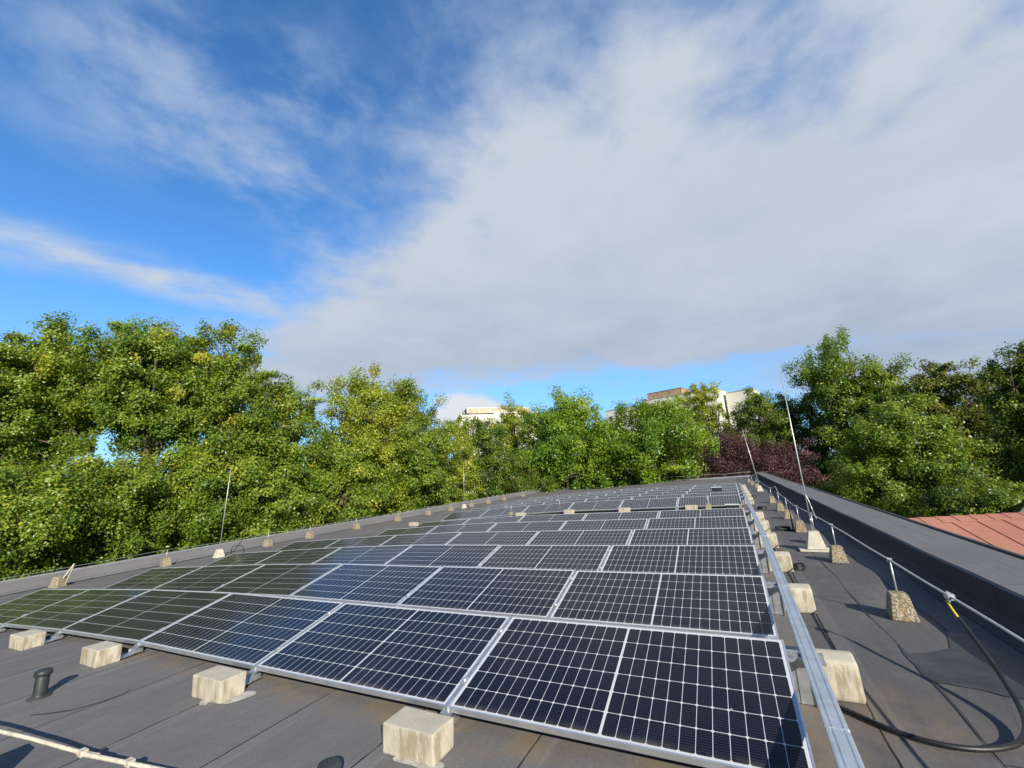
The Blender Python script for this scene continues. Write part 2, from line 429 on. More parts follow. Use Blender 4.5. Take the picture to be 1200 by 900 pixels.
class MB:
    """collects boxes, prisms and tubes into one mesh"""
    def __init__(self):
        self.v = []; self.f = []

    def add(self, vs, fs):
        k = len(self.v)
        self.v += [tuple(q) for q in vs]
        self.f += [tuple(i + k for i in q) for q in fs]
        return self

    def box(self, x0, x1, y0, y1, z0, z1):
        vs = [(x, y, z) for z in (z0, z1) for y in (y0, y1) for x in (x0, x1)]
        return self.add(vs, [(0, 2, 3, 1), (4, 5, 7, 6), (0, 1, 5, 4), (2, 6, 7, 3), (0, 4, 6, 2), (1, 3, 7, 5)])

    def hexa(self, bot, top):
        """bot and top: four points each, anticlockwise from above"""
        return self.add(list(bot) + list(top), [(3, 2, 1, 0), (4, 5, 6, 7), (0, 1, 5, 4), (1, 2, 6, 5), (2, 3, 7, 6), (3, 0, 4, 7)])

    def prism(self, prof, axis, a0, a1):
        """profile of 2D points extruded along an axis between a0 and a1"""
        n = len(prof)
        def mk(q, a):
            return (a, q[0], q[1]) if axis == 'x' else (q[0], a, q[1])
        vs = [mk(q, a0) for q in prof] + [mk(q, a1) for q in prof]
        fs = [tuple(range(n)), tuple(range(2 * n - 1, n - 1, -1))] + [(i, i + n, (i + 1) % n + n, (i + 1) % n) for i in range(n)]
        return self.add(vs, fs)

    def tube(self, pts, r, n=8, cap=True):
        pts = [Vector(q) for q in pts]
        rs = r if isinstance(r, (list, tuple)) else [r] * len(pts)
        vs = []; fs = []
        prev = None
        for i, q in enumerate(pts):
            t = (pts[min(i + 1, len(pts) - 1)] - pts[max(i - 1, 0)]).normalized()
            if prev is None:
                prev = t.orthogonal().normalized()
            u = (prev - t * prev.dot(t)).normalized(); prev = u
            w = t.cross(u)
            for k in range(n):
                a = 2 * math.pi * k / n
                vs.append(q + (u * math.cos(a) + w * math.sin(a)) * rs[i])
        for i in range(len(pts) - 1):
            for k in range(n):
                fs.append((i * n + k, i * n + (k + 1) % n, (i + 1) * n + (k + 1) % n, (i + 1) * n + k))
        if cap:
            fs.append(tuple(range(n - 1, -1, -1)))
            fs.append(tuple((len(pts) - 1) * n + k for k in range(n)))
        return self.add(vs, fs)

    def lathe(self, prof, c=(0, 0, 0), n=20):
        vs = []; fs = []
        for r, z in prof:
            for k in range(n):
                a = 2 * math.pi * k / n
                vs.append((c[0] + r * math.cos(a), c[1] + r * math.sin(a), c[2] + z))
        for i in range(len(prof) - 1):
            for k in range(n):
                fs.append((i * n + k, i * n + (k + 1) % n, (i + 1) * n + (k + 1) % n, (i + 1) * n + k))
        fs.append(tuple(range(n - 1, -1, -1))); fs.append(tuple((len(prof) - 1) * n + k for k in range(n)))
        return self.add(vs, fs)

    def mesh(self, name, mat, smooth=False, bevel=0.0):
        me = bpy.data.meshes.new(name)
        me.from_pydata(self.v, [], self.f)
        if bevel:
            import bmesh
            bm = bmesh.new(); bm.from_mesh(me)
            bmesh.ops.remove_doubles(bm, verts=bm.verts, dist=1e-5)
            bmesh.ops.recalc_face_normals(bm, faces=bm.faces)
            bmesh.ops.bevel(bm, geom=list(bm.edges), offset=bevel, segments=2, affect='EDGES', profile=0.6)
            bm.to_mesh(me); bm.free()
        if smooth:
            me.polygons.foreach_set('use_smooth', [True] * len(me.polygons))
        if mat is not None: me.materials.append(mat)
        me.update()
        return me

    def build(self, name, mat, parent=None, smooth=False, bevel=0.0, loc=None):
        return link(name, self.mesh(name, mat, smooth, bevel), parent, loc)


def link(name, me, parent=None, loc=None):
    o = bpy.data.objects.new(name, me)
    COL.objects.link(o)
    if parent is not None: o.parent = parent
    if loc is not None: o.location = loc
    return o


def tag(o, label=None, cat=None, group=None, kind=None):
    if label: o['label'] = label
    if cat: o['category'] = cat
    if group: o['group'] = group
    if kind: o['kind'] = kind
    return o


def empty(name, loc, label, cat, group=None, rz=0.0):
    o = bpy.data.objects.new(name, None)
    COL.objects.link(o)
    o.empty_display_size = 0.1
    o.location = loc; o.rotation_euler = (0, 0, rz)
    return tag(o, label, cat, group)


def spline(pts, n=8):
    pts = [Vector(q) for q in pts]
    P_ = [pts[0] * 2 - pts[1]] + pts + [pts[-1] * 2 - pts[-2]]
    o = []
    for i in range(1, len(P_) - 2):
        for k in range(n):
            t = k / n
            p0, p1, p2, p3 = P_[i - 1:i + 3]
            o.append(0.5 * ((2 * p1) + (p2 - p0) * t + (2 * p0 - 5 * p1 + 4 * p2 - p3) * t * t + (3 * p1 - p0 - 3 * p2 + p3) * t ** 3))
    o.append(pts[-1])
    return o



ORD = ['first', 'second', 'third', 'fourth', 'fifth', 'sixth', 'seventh', 'eighth', 'ninth', 'tenth', 'eleventh', 'twelfth', 'thirteenth', 'fourteenth']
rnd = random.Random(7)

# ---------------------------------------------------------------- the roof surface
SR, SL, SU = 0.02453, 0.06638, 0.00742
XF = -7.191
GROUND = -4.6


def zr(x, y):
    z = SR * x if x > XF else SR * XF + SL * (x - XF)
    z += SU * y
    if x < -13 and y > 0:
        z += (-13 - x) / 4.3 * 0.0085 * y
    if x > 0.98:
        t = min(1.0, (x - 0.98) / 0.45); t = t * t * (3 - 2 * t)
        z += t * (0.022 * math.sin(y * 1.75 + 0.6) + 0.012 * math.sin(y * 3.9))
    return z


YN, YFAR = -10.0, 43.0
XL, XI, XO = -17.8, 1.77, 2.42
WALL_H = 0.355


def sheet(xs, ys, zf):
    mb = MB()
    nx = len(xs)
    mb.v = [(x, y, zf(x, y)) for y in ys for x in xs]
    mb.f = [(j * nx + i, j * nx + i + 1, (j + 1) * nx + i + 1, (j + 1) * nx + i) for j in range(len(ys) - 1) for i in range(nx - 1)]
    return mb


hall = empty('flat_roofed_hall', (0, 0, GROUND), 'long low hall whose dark felt roof carries all the solar panels', 'building')
hall_off = Vector((0, 0, -GROUND))
xs = sorted(set([XL, XF, XI] + [XL + 0.4 * i for i in range(1, 45)] + [-13.0]))
xs = [q for q in xs if XL <= q <= 0.9] + [0.98 + 0.079 * i for i in range(10)] + [XI]
ys = [YN + 0.25 * i for i in range(int((YFAR - YN) / 0.25) + 1)]
roof = sheet(xs, ys, zr).build('roof', M['roof'], hall, loc=hall_off)

# right hand upstand: inner face, wide sloping top, slightly wavy edges
mb = MB()
wob = random.Random(3)
yy = [YN + 0.35 * i for i in range(int((YFAR - YN) / 0.35) + 1)]
n = 0
for i, y in enumerate(yy):
    w = 0.005 * math.sin(y * 1.35) + 0.003 * math.sin(y * 2.9 + 1) + wob.uniform(-0.002, 0.002)
    zb = zr(XI, y)
    zf = SR * XI + SU * y
    zt = zf + WALL_H + w
    prof = [(XI - 0.16, zb + 0.004), (XI - 0.05, zb + 0.045), (XI - 0.012, zb + 0.12), (XI, zt - 0.02), (XI + 0.018, zt),
            (XO - 0.02, zf + WALL_H + 0.025), (XO, zf + WALL_H + 0.010), (XO, zf - 0.3)]
    n = len(prof)
    mb.v += [(q[0], y, q[1]) for q in prof]
for i in range(len(yy) - 1):
    for k in range(n - 1):
        mb.f.append((i * n + k, i * n + k + 1, (i + 1) * n + k + 1, (i + 1) * n + k))
mb.f.append(tuple(range(n))[::-1]); mb.f.append(tuple((len(yy) - 1) * n + k for k in range(n)))
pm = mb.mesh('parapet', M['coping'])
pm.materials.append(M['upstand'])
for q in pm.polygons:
    if len(q.vertices) == 4 and max(pm.vertices[v].co.x for v in q.vertices) < XI + 0.01: q.material_index = 1  # inner face and cant take the shade-darkened felt
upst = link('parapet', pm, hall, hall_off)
mb = MB()
prev = None
for y0, y1 in zip(yy[:-1:6], yy[6::6]):
    za, zb = SR * XI + SU * y0 + WALL_H + 0.005, SR * XI + SU * y1 + WALL_H + 0.005
    for (xa, xb, ha, hb) in ((XO - 0.006, XO + 0.075, -0.10, 0.018), (XO + 0.015, XO + 0.055, 0.0175, 0.040)):
        mb.hexa([(xa, y0, za + ha), (xb, y0, za + ha), (xb, y1 + .002, zb + ha), (xa, y1 + .002, zb + ha)],
                [(xa, y0, za + hb), (xb, y0, za + hb), (xb, y1 + .002, zb + hb), (xa, y1 + .002, zb + hb)])
mb.build('edge_trim', M['dark_gutter'], upst)

# left hand edge: felt turned up over a cant with a pale metal trim
mb = MB()
for y in ys:
    zb = zr(XL, y)
    mb.v += [(XL, y, zb), (XL - 0.12, y, zb + 0.06), (XL - 0.55, y, zb + 0.275), (XL - 0.60, y, zb + 0.285), (XL - 0.62, y, zb - 0.4)]
for i in range(len(ys) - 1):
    for k in range(4):
        mb.f.append((i * 5 + k, (i + 1) * 5 + k, (i + 1) * 5 + k + 1, i * 5 + k + 1))
le = mb.build('raised_edge', M['coping'], hall, loc=hall_off)
mb = MB()
for i in range(0, len(ys) - 10, 10):
    y0, y1 = ys[i], ys[i + 10]
    za, zb = zr(XL, y0), zr(XL, y1)
    xa, xb = XL - 0.66, XL - 0.575
    mb.hexa([(xa, y0, za + .22), (xb, y0, za + .22), (xb, y1 - .01, zb + .22), (xa, y1 - .01, zb + .22)],
            [(xa, y0, za + .315), (xb, y0, za + .312), (xb, y1 - .01, zb + .312), (xa, y1 - .01, zb + .315)])
mb.build('edge_trim', M['trim'], le)
mb = MB()
pts = [(XL + 0.012 * math.sin(y * 3.1), y, zr(XL, y) + 0.004) for y in ys]
mb.tube([(q[0] + .01, q[1], q[2] + .008) for q in pts], 0.017, 5).build('fold_line', M['bitumen'], le)

# far edge
mb = MB()
xx = [XL - 0.6] + xs + [XO]
for x in xx:
    z = zr(min(max(x, XL), XI), YFAR)
    mb.v += [(x, YFAR - 0.25, z), (x, YFAR - 0.05, z + 0.10), (x, YFAR + 0.08, z + 0.12), (x, YFAR + 0.08, z - 0.4)]
for i in range(len(xx) - 1):
    for k in range(3):
        mb.f.append((i * 4 + k, (i + 1) * 4 + k, (i + 1) * 4 + k + 1, i * 4 + k + 1))
mb.build('raised_edge', M['trim'], hall, loc=hall_off)
mb = MB()
mb.box(XL - 0.55, XO - 0.02, YFAR - 0.1, YFAR, GROUND, -1.2).box(XL - 0.55, XO - 0.02, YN, YN + 0.2, GROUND, -1.2)
mb.box(XL - 0.56, XL - 0.30, YN + 0.21, YFAR - 0.11, GROUND, -1.3).box(XO - 0.3, XO - 0.03, YN + 0.21, YFAR - 0.11, GROUND, -0.5)
mb.build('wall', M['wall_plaster'], hall, loc=hall_off)

# a smooth bitumen repair on the right of the walkway
pa = [(0.872, 1.034), (0.846, 0.80), (0.838, 0.62), (0.862, 0.54), (0.93, 0.545), (1.09, 0.50), (1.17, 0.42), (1.33, 0.36), (1.50, 0.50), (1.52, 1.1), (1.46, 1.62), (1.31, 1.66), (1.24, 1.42), (1.19, 1.24), (1.06, 1.13), (0.95, 1.075)]
mb = MB()
mb.v = [(x, y, zr(x, y) + 0.0045) for x, y in pa]; mb.f = [tuple(range(len(pa)))]
pm = mb.mesh('roof_patch', M['bitumen'])
import bmesh
bm = bmesh.new(); bm.from_mesh(pm)
bmesh.ops.triangulate(bm, faces=bm.faces)
bmesh.ops.subdivide_edges(bm, edges=bm.edges, cuts=7, use_grid_fill=True)
for q in bm.verts: q.co.z = zr(q.co.x, q.co.y) + 0.0055
bm.to_mesh(pm); bm.free()
tag(link('roof_patch', pm), 'smooth dark bitumen patch on the walkway felt below the loose cable end', 'patch')

# dark walkway seam with tar bleeding
mb = MB()
pr = random.Random(11)
yv = [-3.0 + 0.08 * i for i in range(330)]
L = []; Q = []
for y in yv:
    c = 0.851 + 0.010 * math.sin(y * 2.1) + 0.006 * math.sin(y * 5.7)
    w = 0.010 + 0.005 * math.sin(y * 3.3) + pr.uniform(-0.002, 0.003)
    if 0.75 < y < 1.25: w += 0.03 * max(0, 1 - abs(y - 1.0) / 0.22)
    L.append((c - w * 0.5, y, zr(c, y) + 0.004)); Q.append((c + w * 0.5, y, zr(c, y) + 0.007))
mb.v = L + Q
nq = len(L)
mb.f = [(i, i + nq, i + nq + 1, i + 1) for i in range(nq - 1)]
mb.build('roof_seam', M['bitumen'], hall, loc=hall_off)
# curved scuff by the vent pipe
mb = MB()
sc = [(-5.55, -2.03), (-5.45, -1.98), (-5.30, -1.87), (-5.22, -1.72), (-5.20, -1.58), (-5.25, -1.50)]
mb.v = [(x, y, zr(x, y) + 0.004) for x, y in sc] + [(x - 0.012, y + 0.008, zr(x, y) + 0.006) for x, y in sc]
mb.f = [(i, i + 6, i + 7, i + 1) for i in range(5)]
mb.build('roof_seam', M['bitumen'], hall, loc=hall_off)

# ---------------------------------------------------------------- solar panels
PW, PD = 2.10, 1.045
PITCH_Y, GAP_Y, STEP = 1.8243, 3.1329, 2.12
TILT = 0.2524
H_HI, H_LO = 0.38, 0.12
PROJ = PD * math.cos(TILT)

fr = MB()
t = 0.011
for (x0, x1, y0, y1) in ((-PW / 2, PW / 2, -PD / 2, -PD / 2 + t), (-PW / 2, PW / 2, PD / 2 - t, PD / 2),
                         (-PW / 2, -PW / 2 + t, -PD / 2 + t, PD / 2 - t), (PW / 2 - t, PW / 2, -PD / 2 + t, PD / 2 - t)):
    fr.box(x0, x1, y0, y1, -0.036, 0.0)
frame_me = fr.mesh('frame', M['alu'])
gl = MB()
gl.box(-PW / 2 + t, PW / 2 - t, -PD / 2 + t, PD / 2 - t, -0.008, -0.0022)
glass_me = gl.mesh('solar_glass', M['cells'])
rows = [(i, i * PITCH_Y + (GAP_Y if i >= 6 else 0.0), 5 if i in (4, 5) else 6) for i in range(12)]
ROWNAME = ['the nearest row', 'the second row', 'the third row', 'the fourth row', 'the fifth row', 'the last row before the cross gap',
           'the row just past the cross gap', 'the second row past the gap', 'the third row past the gap', 'the fourth row past the gap', 'the fifth row past the gap', 'the farthest row']
COLN = ['rightmost panel beside the long tray', 'second panel from the tray', 'third panel from the tray', 'fourth panel from the tray', 'fifth panel from the tray', 'panel at the far left end']
for i, yh, npan in rows:
    for k in range(npan):
        a = Vector((-k * STEP - 0.01, yh - PROJ, 0)); c = Vector((-(k + 1) * STEP + 0.01, yh - PROJ, 0))
        a.z = zr(a.x, yh) - SU * PROJ + H_LO; c.z = zr(c.x, yh) - SU * PROJ + H_LO
        ah = Vector((a.x, yh, zr(a.x, yh) + H_HI))
        X = (a - c).normalized()
        Y = (ah - a); Y = (Y - X * Y.dot(X)).normalized()
        Z = X.cross(Y)
        mid = (a + c) / 2 + Y * PD / 2
        o = bpy.data.objects.new('solar_panel', None)
        COL.objects.link(o); o.empty_display_size = 0.1
        jx, jz = rnd.uniform(-0.005, 0.005), rnd.uniform(-0.003, 0.003)
        o.matrix_world = Matrix(((X.x, Y.x, Z.x, mid.x + jx), (X.y, Y.y, Z.y, mid.y), (X.z, Y.z, Z.z, mid.z + jz), (0, 0, 0, 1))) @ Matrix.Rotation(rnd.uniform(-0.006, 0.006), 4, 'X') @ Matrix.Rotation(rnd.uniform(-0.0012, 0.0012), 4, 'Z')
        cn = COLN[k] if not (npan == 5 and k == 4) else 'panel at the left end'
        tone = 'black' if k < 4 else 'green black'
        tag(o, f'{tone} {cn} in {ROWNAME[i]}', 'solar panel', 'solar panels in tilted rows')
        link('frame', frame_me, o); link('solar_glass', glass_me, o)

# ---------------------------------------------------------------- panel supports


def support_meshes():
    """one triangular mount, x across, y along the roof, origin below the high edge"""
    rail = MB()
    y0, y1 = -PROJ, 0.0
    zl, zh = H_LO - 0.012, H_HI - 0.012
    rail.hexa([(-.035, y0 - .03, zl - .05), (.035, y0 - .03, zl - .05), (.035, y1, zh - .05), (-.035, y1, zh - .05)],
              [(-.035, y0 - .03, zl - .028), (.035, y0 - .03, zl - .028), (.035, y1, zh - .028), (-.035, y1, zh - .028)])
    rail.hexa([(-.0085, y0 - .005, zl - .028), (.0085, y0 - .005, zl - .028), (.0085, y1, zh - .028), (-.0085, y1, zh - .028)],
              [(-.0085, y0 - .005, zl + .004), (.0085, y0 - .005, zl + .004), (.0085, y1, zh + .004), (-.0085, y1, zh + .004)])
    foot = MB()      # bent sheet foot in front of the low edge
    prof = [(y0 + .03, zl - .051), (y0 - .035, zl - .051), (y0 - .06, .022), (y0 - .17, .016), (y0 - .17, .011), (y0 - .056, .012), (y0 - .03, zl - .056), (y0 + .03, zl - .056)]
    foot.prism(prof, 'x', -.055, .055)
    foot.box(-.058, -.054, y0 - .055, y0 + .03, .02, zl - .057).box(.054, .058, y0 - .055, y0 + .03, .02, zl - .057)
    post = MB()
    post.box(-.045, .045, -.012, -.008, .012, zh - .051).box(-.048, -.044, -.06, -.012, .012, zh - .055).box(.044, .048, -.06, -.012, .012, zh - .055)
    base = MB()
    base.box(-.03, .03, y0 - .03, .10, .004, .0105)
    end = MB()
    end.hexa([(-.035, y0 - .03, zl - .05), (.035, y0 - .03, zl - .05), (.035, y1, zh - .05), (-.035, y1, zh - .05)],
             [(-.035, y0 - .03, zl - .028), (.035, y0 - .03, zl - .028), (.035, y1, zh - .028), (-.035, y1, zh - .028)])
    return end.mesh('rail', M['alu_dull']), rail.mesh('rail', M['alu_dull']), foot.mesh('foot', M['alu_dull']), post.mesh('post', M['alu_dull']), base.mesh('base_rail', M['alu_dull'])


sup = support_meshes()
jobs = [(0, k) for k in range(7)] + [(i, 0) for i in range(1, 12)] + [(6, k) for k in range(1, 7)] + [(i, k) for i in (1, 2, 3, 4, 5) for k in range(1, 6)]
for i, k in jobs:
    yh = rows[i][1]
    if k > rows[i][2]: continue
    x = -k * STEP + (-0.075 if k == 0 else 0.0)
    where = 'under the tray end' if k == 0 else ('at the left end' if k == rows[i][2] else f'at the {ORD[k - 1]} joint from the tray')
    o = empty('panel_support', (x, yh, zr(x, yh)), f'galvanised support {where} of {ROWNAME[i]}'.replace('the last row before the cross gap', 'the row before the gap').replace('the row just past the cross gap', 'the row behind the gap').replace('joint from the tray', 'joint'), 'bracket', 'triangular supports under the panel joints')
    for nm, me in zip(('rail', 'foot', 'post', 'base_rail'), (sup[0] if k == 0 else sup[1],) + tuple(sup[2:])): link(nm, me, o)
    if i < 4 and 0 < k < rows[i][2]:
        for tq in (.22, .78):
            yq = -PROJ + tq * PROJ; zq = H_LO + tq * (H_HI - H_LO)
            mb = MB()
            mb.hexa([(-.019, yq - .03, zq - .0065), (.019, yq - .03, zq - .0065), (.019, yq + .03, zq + .0085), (-.019, yq + .03, zq + .0085)],
                    [(-.019, yq - .03, zq - .0005), (.019, yq - .03, zq - .0005), (.019, yq + .03, zq + .0145), (-.019, yq + .03, zq + .0145)])
            mb.tube([(0, yq, zq + .006), (0, yq - .002, zq + .0135)], .006, 6)
            mb.build('clamp', M['alu'], o)
    if k == 0:      # the open triangular side plate seen beside the tray
        mb = MB()
        mb.box(.047, .185, -.026, -.023, .012, H_HI - .088).box(.1855, .193, -.045, -.023, .012, H_HI - .088).box(.10, .106, -.033, -.0265, .012, H_HI - .088)
        mb.build('end_plate', M['alu_dull'], o)
        ab = MB()
        ab.box(.03, .27, -.10, .02, H_HI - .10, H_HI - .085).box(.06, .27, -.02, .02, H_HI - .0845, H_HI - .066).box(.09, .12, -.09, -.06, H_HI - .0845, H_HI - .06)
        ab.build('tray_arm', M['alu_dull'], o)

# ---------------------------------------------------------------- long cable tray beside the panels
tray = empty('cable_tray', (0.135, -2.6, zr(0.135, -2.6)), 'long bluish galvanised cable tray running beside the right end of all panel rows', 'cable tray')
prof = [(-.048, .304), (.048, .304), (.048, .317), (.040, .320), (.030, .320), (.027, .3145), (.021, .3145), (.018, .320), (-.018, .320), (-.021, .3145), (-.027, .3145), (-.030, .320), (-.040, .320), (-.048, .317)]
trayx = lambda y: .100 + .066 * min(1.0, max(-.3, (y + 1.2) / 5.2))
cuts = [-2.6, -.9, 1.72, 4.95, 7.95, 10.95, 13.95, 16.95, 19.95, 24.6]
for y0, y1 in zip(cuts[:-1], cuts[1:]):
    mb = MB()
    n = len(prof)
    za, zb = zr(.135, y0) - zr(.135, -2.6), zr(.135, y1) - zr(.135, -2.6)
    xa, xb = trayx(y0) - .135, trayx(y1) - .135
    vs = [(q[0] + xa, y0 + 2.6, q[1] + za) for q in prof] + [(q[0] + xb, y1 + 2.6 - .003, q[1] + zb) for q in prof]
    mb.add(vs, [tuple(range(n)), tuple(range(2 * n - 1, n - 1, -1))] + [(j, j + n, (j + 1) % n + n, (j + 1) % n) for j in range(n)])
    mb.box(xb - .050, xb + .050, y1 + 2.6 - .03, y1 + 2.6 - .022, .300 + zb, .3225 + zb)
    mb.build('tray_cover', M['tray'], tray)

# ---------------------------------------------------------------- ballast blocks


def ballast_mesh(w, dpt, h, bevel, seed):
    r = random.Random(seed)
    mb = MB()
    t = -0.004
    bot = [(-w / 2, -dpt / 2, 0), (w / 2, -dpt / 2, 0), (w / 2, dpt / 2, 0), (-w / 2, dpt / 2, 0)]
    top = [(-w / 2 + t, -dpt / 2 + t, h), (w / 2 - t, -dpt / 2 + t, h), (w / 2 - t, dpt / 2 - t, h), (-w / 2 + t, dpt / 2 - t, h)]
    top = [(x + r.uniform(-.006, .006), y + r.uniform(-.006, .006), z + r.uniform(-.006, .006)) for x, y, z in top]
    mb.hexa(bot, top)
    return mb.mesh('ballast_block', M['ballast'], False, bevel)


bm_front = [ballast_mesh(0.395, 0.205, 0.165, 0.011, s) for s in range(4)]
fx_ = [(-2.14, -1.283, 0.0, 'stained concrete block in front of the joint between the two nearest panels'),
       (-4.30, -1.275, 0.02, 'concrete block with white paint splash before the second joint of the nearest row'),
       (-6.50, -1.275, -0.02, 'concrete block nearest the standing black vent pipe'),
       (-8.62, -1.26, 0.03, 'leftmost pale concrete block before the nearest row')]
for j, (x, y, rz, lab) in enumerate(fx_):
    o = link('ballast_block', bm_front[j], None, (x, y, zr(x, y) + 0.001))
    o.rotation_euler = (0, -SR, rz)
    tag(o, lab, 'concrete block', 'ballast blocks before the nearest row')
# white splashes of paint under two of the blocks
for j, pts in enumerate(([(-4.33, -1.40), (-4.25, -1.44), (-4.20, -1.42), (-4.22, -1.38), (-4.10, -1.37), (-4.02, -1.33), (-3.96, -1.20), (-3.99, -1.14), (-4.10, -1.16), (-4.12, -1.30), (-4.3, -1.35)],
                         [(-2.24, -1.40), (-2.20, -1.42), (-2.05, -1.415), (-1.96, -1.44), (-1.90, -1.40), (-1.90, -1.34), (-2.0, -1.33), (-2.2, -1.36)])):
    mb = MB(); pts = [q[:2] for q in spline([(x, y, 0) for x, y in pts] + [(*pts[0], 0)], 5)][:-1]; mb.v = [(x, y, zr(x, y) + 0.0042) for x, y in pts]; mb.f = [tuple(range(len(pts)))]
    tag(mb.build('paint_splash', M['paint'], None), ['white paint splash round the base of the second block from the bottom', 'white paint smear under the nearest concrete block'][j], 'paint splash')

# kerb shaped blocks at the tray end of each row
mb = MB()
prof = [(-.11, 0), (.11, 0), (.115, .05), (.105, .20), (.085, .235), (-.02, .255), (-.085, .245), (-.105, .21)]
prof = [(-q[0], q[1]) for q in prof][::-1]
mb.prism(prof, 'x', -.20, .20)
kerb_me = mb.mesh('ballast_block', M['ballast'], False, 0.018)
RB = ['closest one, with a cable past its foot', 'second from the camera', 'third from the camera, by the black coil', 'fourth from the camera', 'fifth from the camera', 'sixth from the camera']
for i in range(12):
    yh = rows[i][1]
    x, y = 0.195 + 0.01 * (i % 3), yh + 0.20
    o = link('ballast_block', kerb_me, None, (x, y, zr(x, y) + 0.001))
    o.rotation_euler = (0, -SR, rnd.uniform(-0.05, 0.05))
    lab = f'round shouldered concrete block under the tray, {RB[i]}' if i < 6 else f'small concrete block under the tray beside {ROWNAME[i]}'
    tag(o, lab, 'concrete block', 'round shouldered blocks under the tray')

# blocks lying in the cross gap before the second array
gap_bal = [(-1.62, 12.95, 'first flat concrete block from the tray in the cross gap'), (-4.0, 12.98, 'second flat concrete block from the tray in the cross gap'),
           (-6.25, 13.0, 'third flat concrete block from the tray in the cross gap'), (-8.45, 13.0, 'fourth flat concrete block from the tray in the cross gap')]
for j, (x, y, lab) in enumerate(gap_bal):
    o = link('ballast_block', bm_front[j % 4], None, (x, y, zr(x, y) + 0.001))
    tag(o, lab, 'concrete block', 'ballast blocks in the cross gap')
o = link('ballast_block', bm_front[1], None, (-13.8, 12.4, zr(-13.8, 12.4) + 0.001))
tag(o, 'lone concrete block at the left end of the cross gap', 'concrete block')

# ---------------------------------------------------------------- conductor holders, wire and lightning rods


def frustum(wb, db, wt, dt, h, mat, name, bev=0.01, sx=0.0, sy=0.0):
    mb = MB()
    mb.hexa([(-wb / 2, -db / 2, 0), (wb / 2, -db / 2, 0), (wb / 2, db / 2, 0), (-wb / 2, db / 2, 0)],
            [(-wt / 2 + sx, -dt / 2 + sy, h), (wt / 2 + sx, -dt / 2 + sy, h), (wt / 2 + sx, dt / 2 + sy, h), (-wt / 2 + sx, dt / 2 + sy, h)])
    return mb.mesh(name, mat, False, bev)


hold_block = frustum(0.205, 0.245, 0.135, 0.15, 0.225, M['aggregate'], 'block')
mb = MB(); mb.tube([(0, 0, 0.20), (0, 0, 0.52)], 0.008, 8)
hold_post = mb.mesh('post', M['rod'], True)
mb = MB(); mb.box(-.022, .022, -.016, .016, .505, .517).box(-.018, .018, -.016, .016, .531, .541).tube([(-.014, 0, .50), (-.014, 0, .55)], .005, 6)
hold_clamp = mb.mesh('clamp', M['rod'])
holders = [(1.10, 1.97, 'speckled conductor holder nearest the camera on the walkway'), (1.075, 4.52, 'speckled conductor holder just before the tall white rod block'),
           (1.04, 6.12, 'speckled conductor holder just behind the tall white rod block'), (0.98, 7.55, 'conductor holder beside the thin black post'),
           (1.0, 9.85, 'conductor holder just beyond the thin black post'), (1.0, 11.85, 'conductor holder where the wire bends sharply up'),
           (1.0, 14.6, 'conductor holder between wire bend and far rod'), (1.0, 24.2, 'conductor holder just beyond the far walkway rod'),
           (0.92, 27.6, 'second conductor holder beyond the far walkway rod'), (0.86, 31.5, 'last conductor holder at the far walkway corner')]
for x, y, lab in holders:
    o = empty('conductor_holder', (x, y, zr(x, y) + 0.001), lab, 'wire holder', 'wire holders along the right walkway', rnd.uniform(-0.06, 0.06))
    link('block', hold_block, o); link('post', hold_post, o); link('clamp', hold_clamp, o)
# the conductor wire
wp = [(1.22, -1.6, .47), (1.15, -0.5, .50), (1.12, 0.5, .51)] + [(x, y, .524) for x, y, _ in holders[:4]] + [(0.99, 8.7, .50), (1.0, 9.85, .524), (1.0, 11.3, .53), (1.0, 11.85, .60), (1.0, 12.3, .70), (1.0, 12.9, .66), (1.0, 14.6, .524), (1.0, 18, .5), (1.0, 21, .52), (1.0, 24.2, .524), (.92, 27.6, .524), (.86, 31.5, .524), (.82, 36, .5), (.8, 41.5, .5)]


wire = empty('conductor_wire', (1.22, -1.6, zr(1.22, -1.6)), 'thin silver lightning conductor wire strung along the right walkway', 'wire')
base = Vector(wire.location)
mb = MB(); mb.tube([Vector((x, y, z + zr(x, y))) - base for x, y, z in spline(wp)], 0.0085, 6)
mb.build('wire', M['rod'], wire, True)
mb = MB()
cy = 0.74
c0 = Vector((1.115, cy, .512 + zr(1.1, cy))) - base
mb.box(c0.x - .02, c0.x + .02, c0.y - .045, c0.y - .01, c0.z - .018, c0.z + .022).box(c0.x - .018, c0.x + .018, c0.y + .0, c0.y + .035, c0.z - .02, c0.z + .02)
mb.tube([(c0.x, c0.y + .017, c0.z - .045), (c0.x, c0.y + .017, c0.z + .03)], .007, 6)
mb.build('connector_clamp', M['rod'], wire)

rod_block = frustum(0.285, 0.28, 0.145, 0.15, 0.275, M['smooth_concrete'], 'block', 0.012)


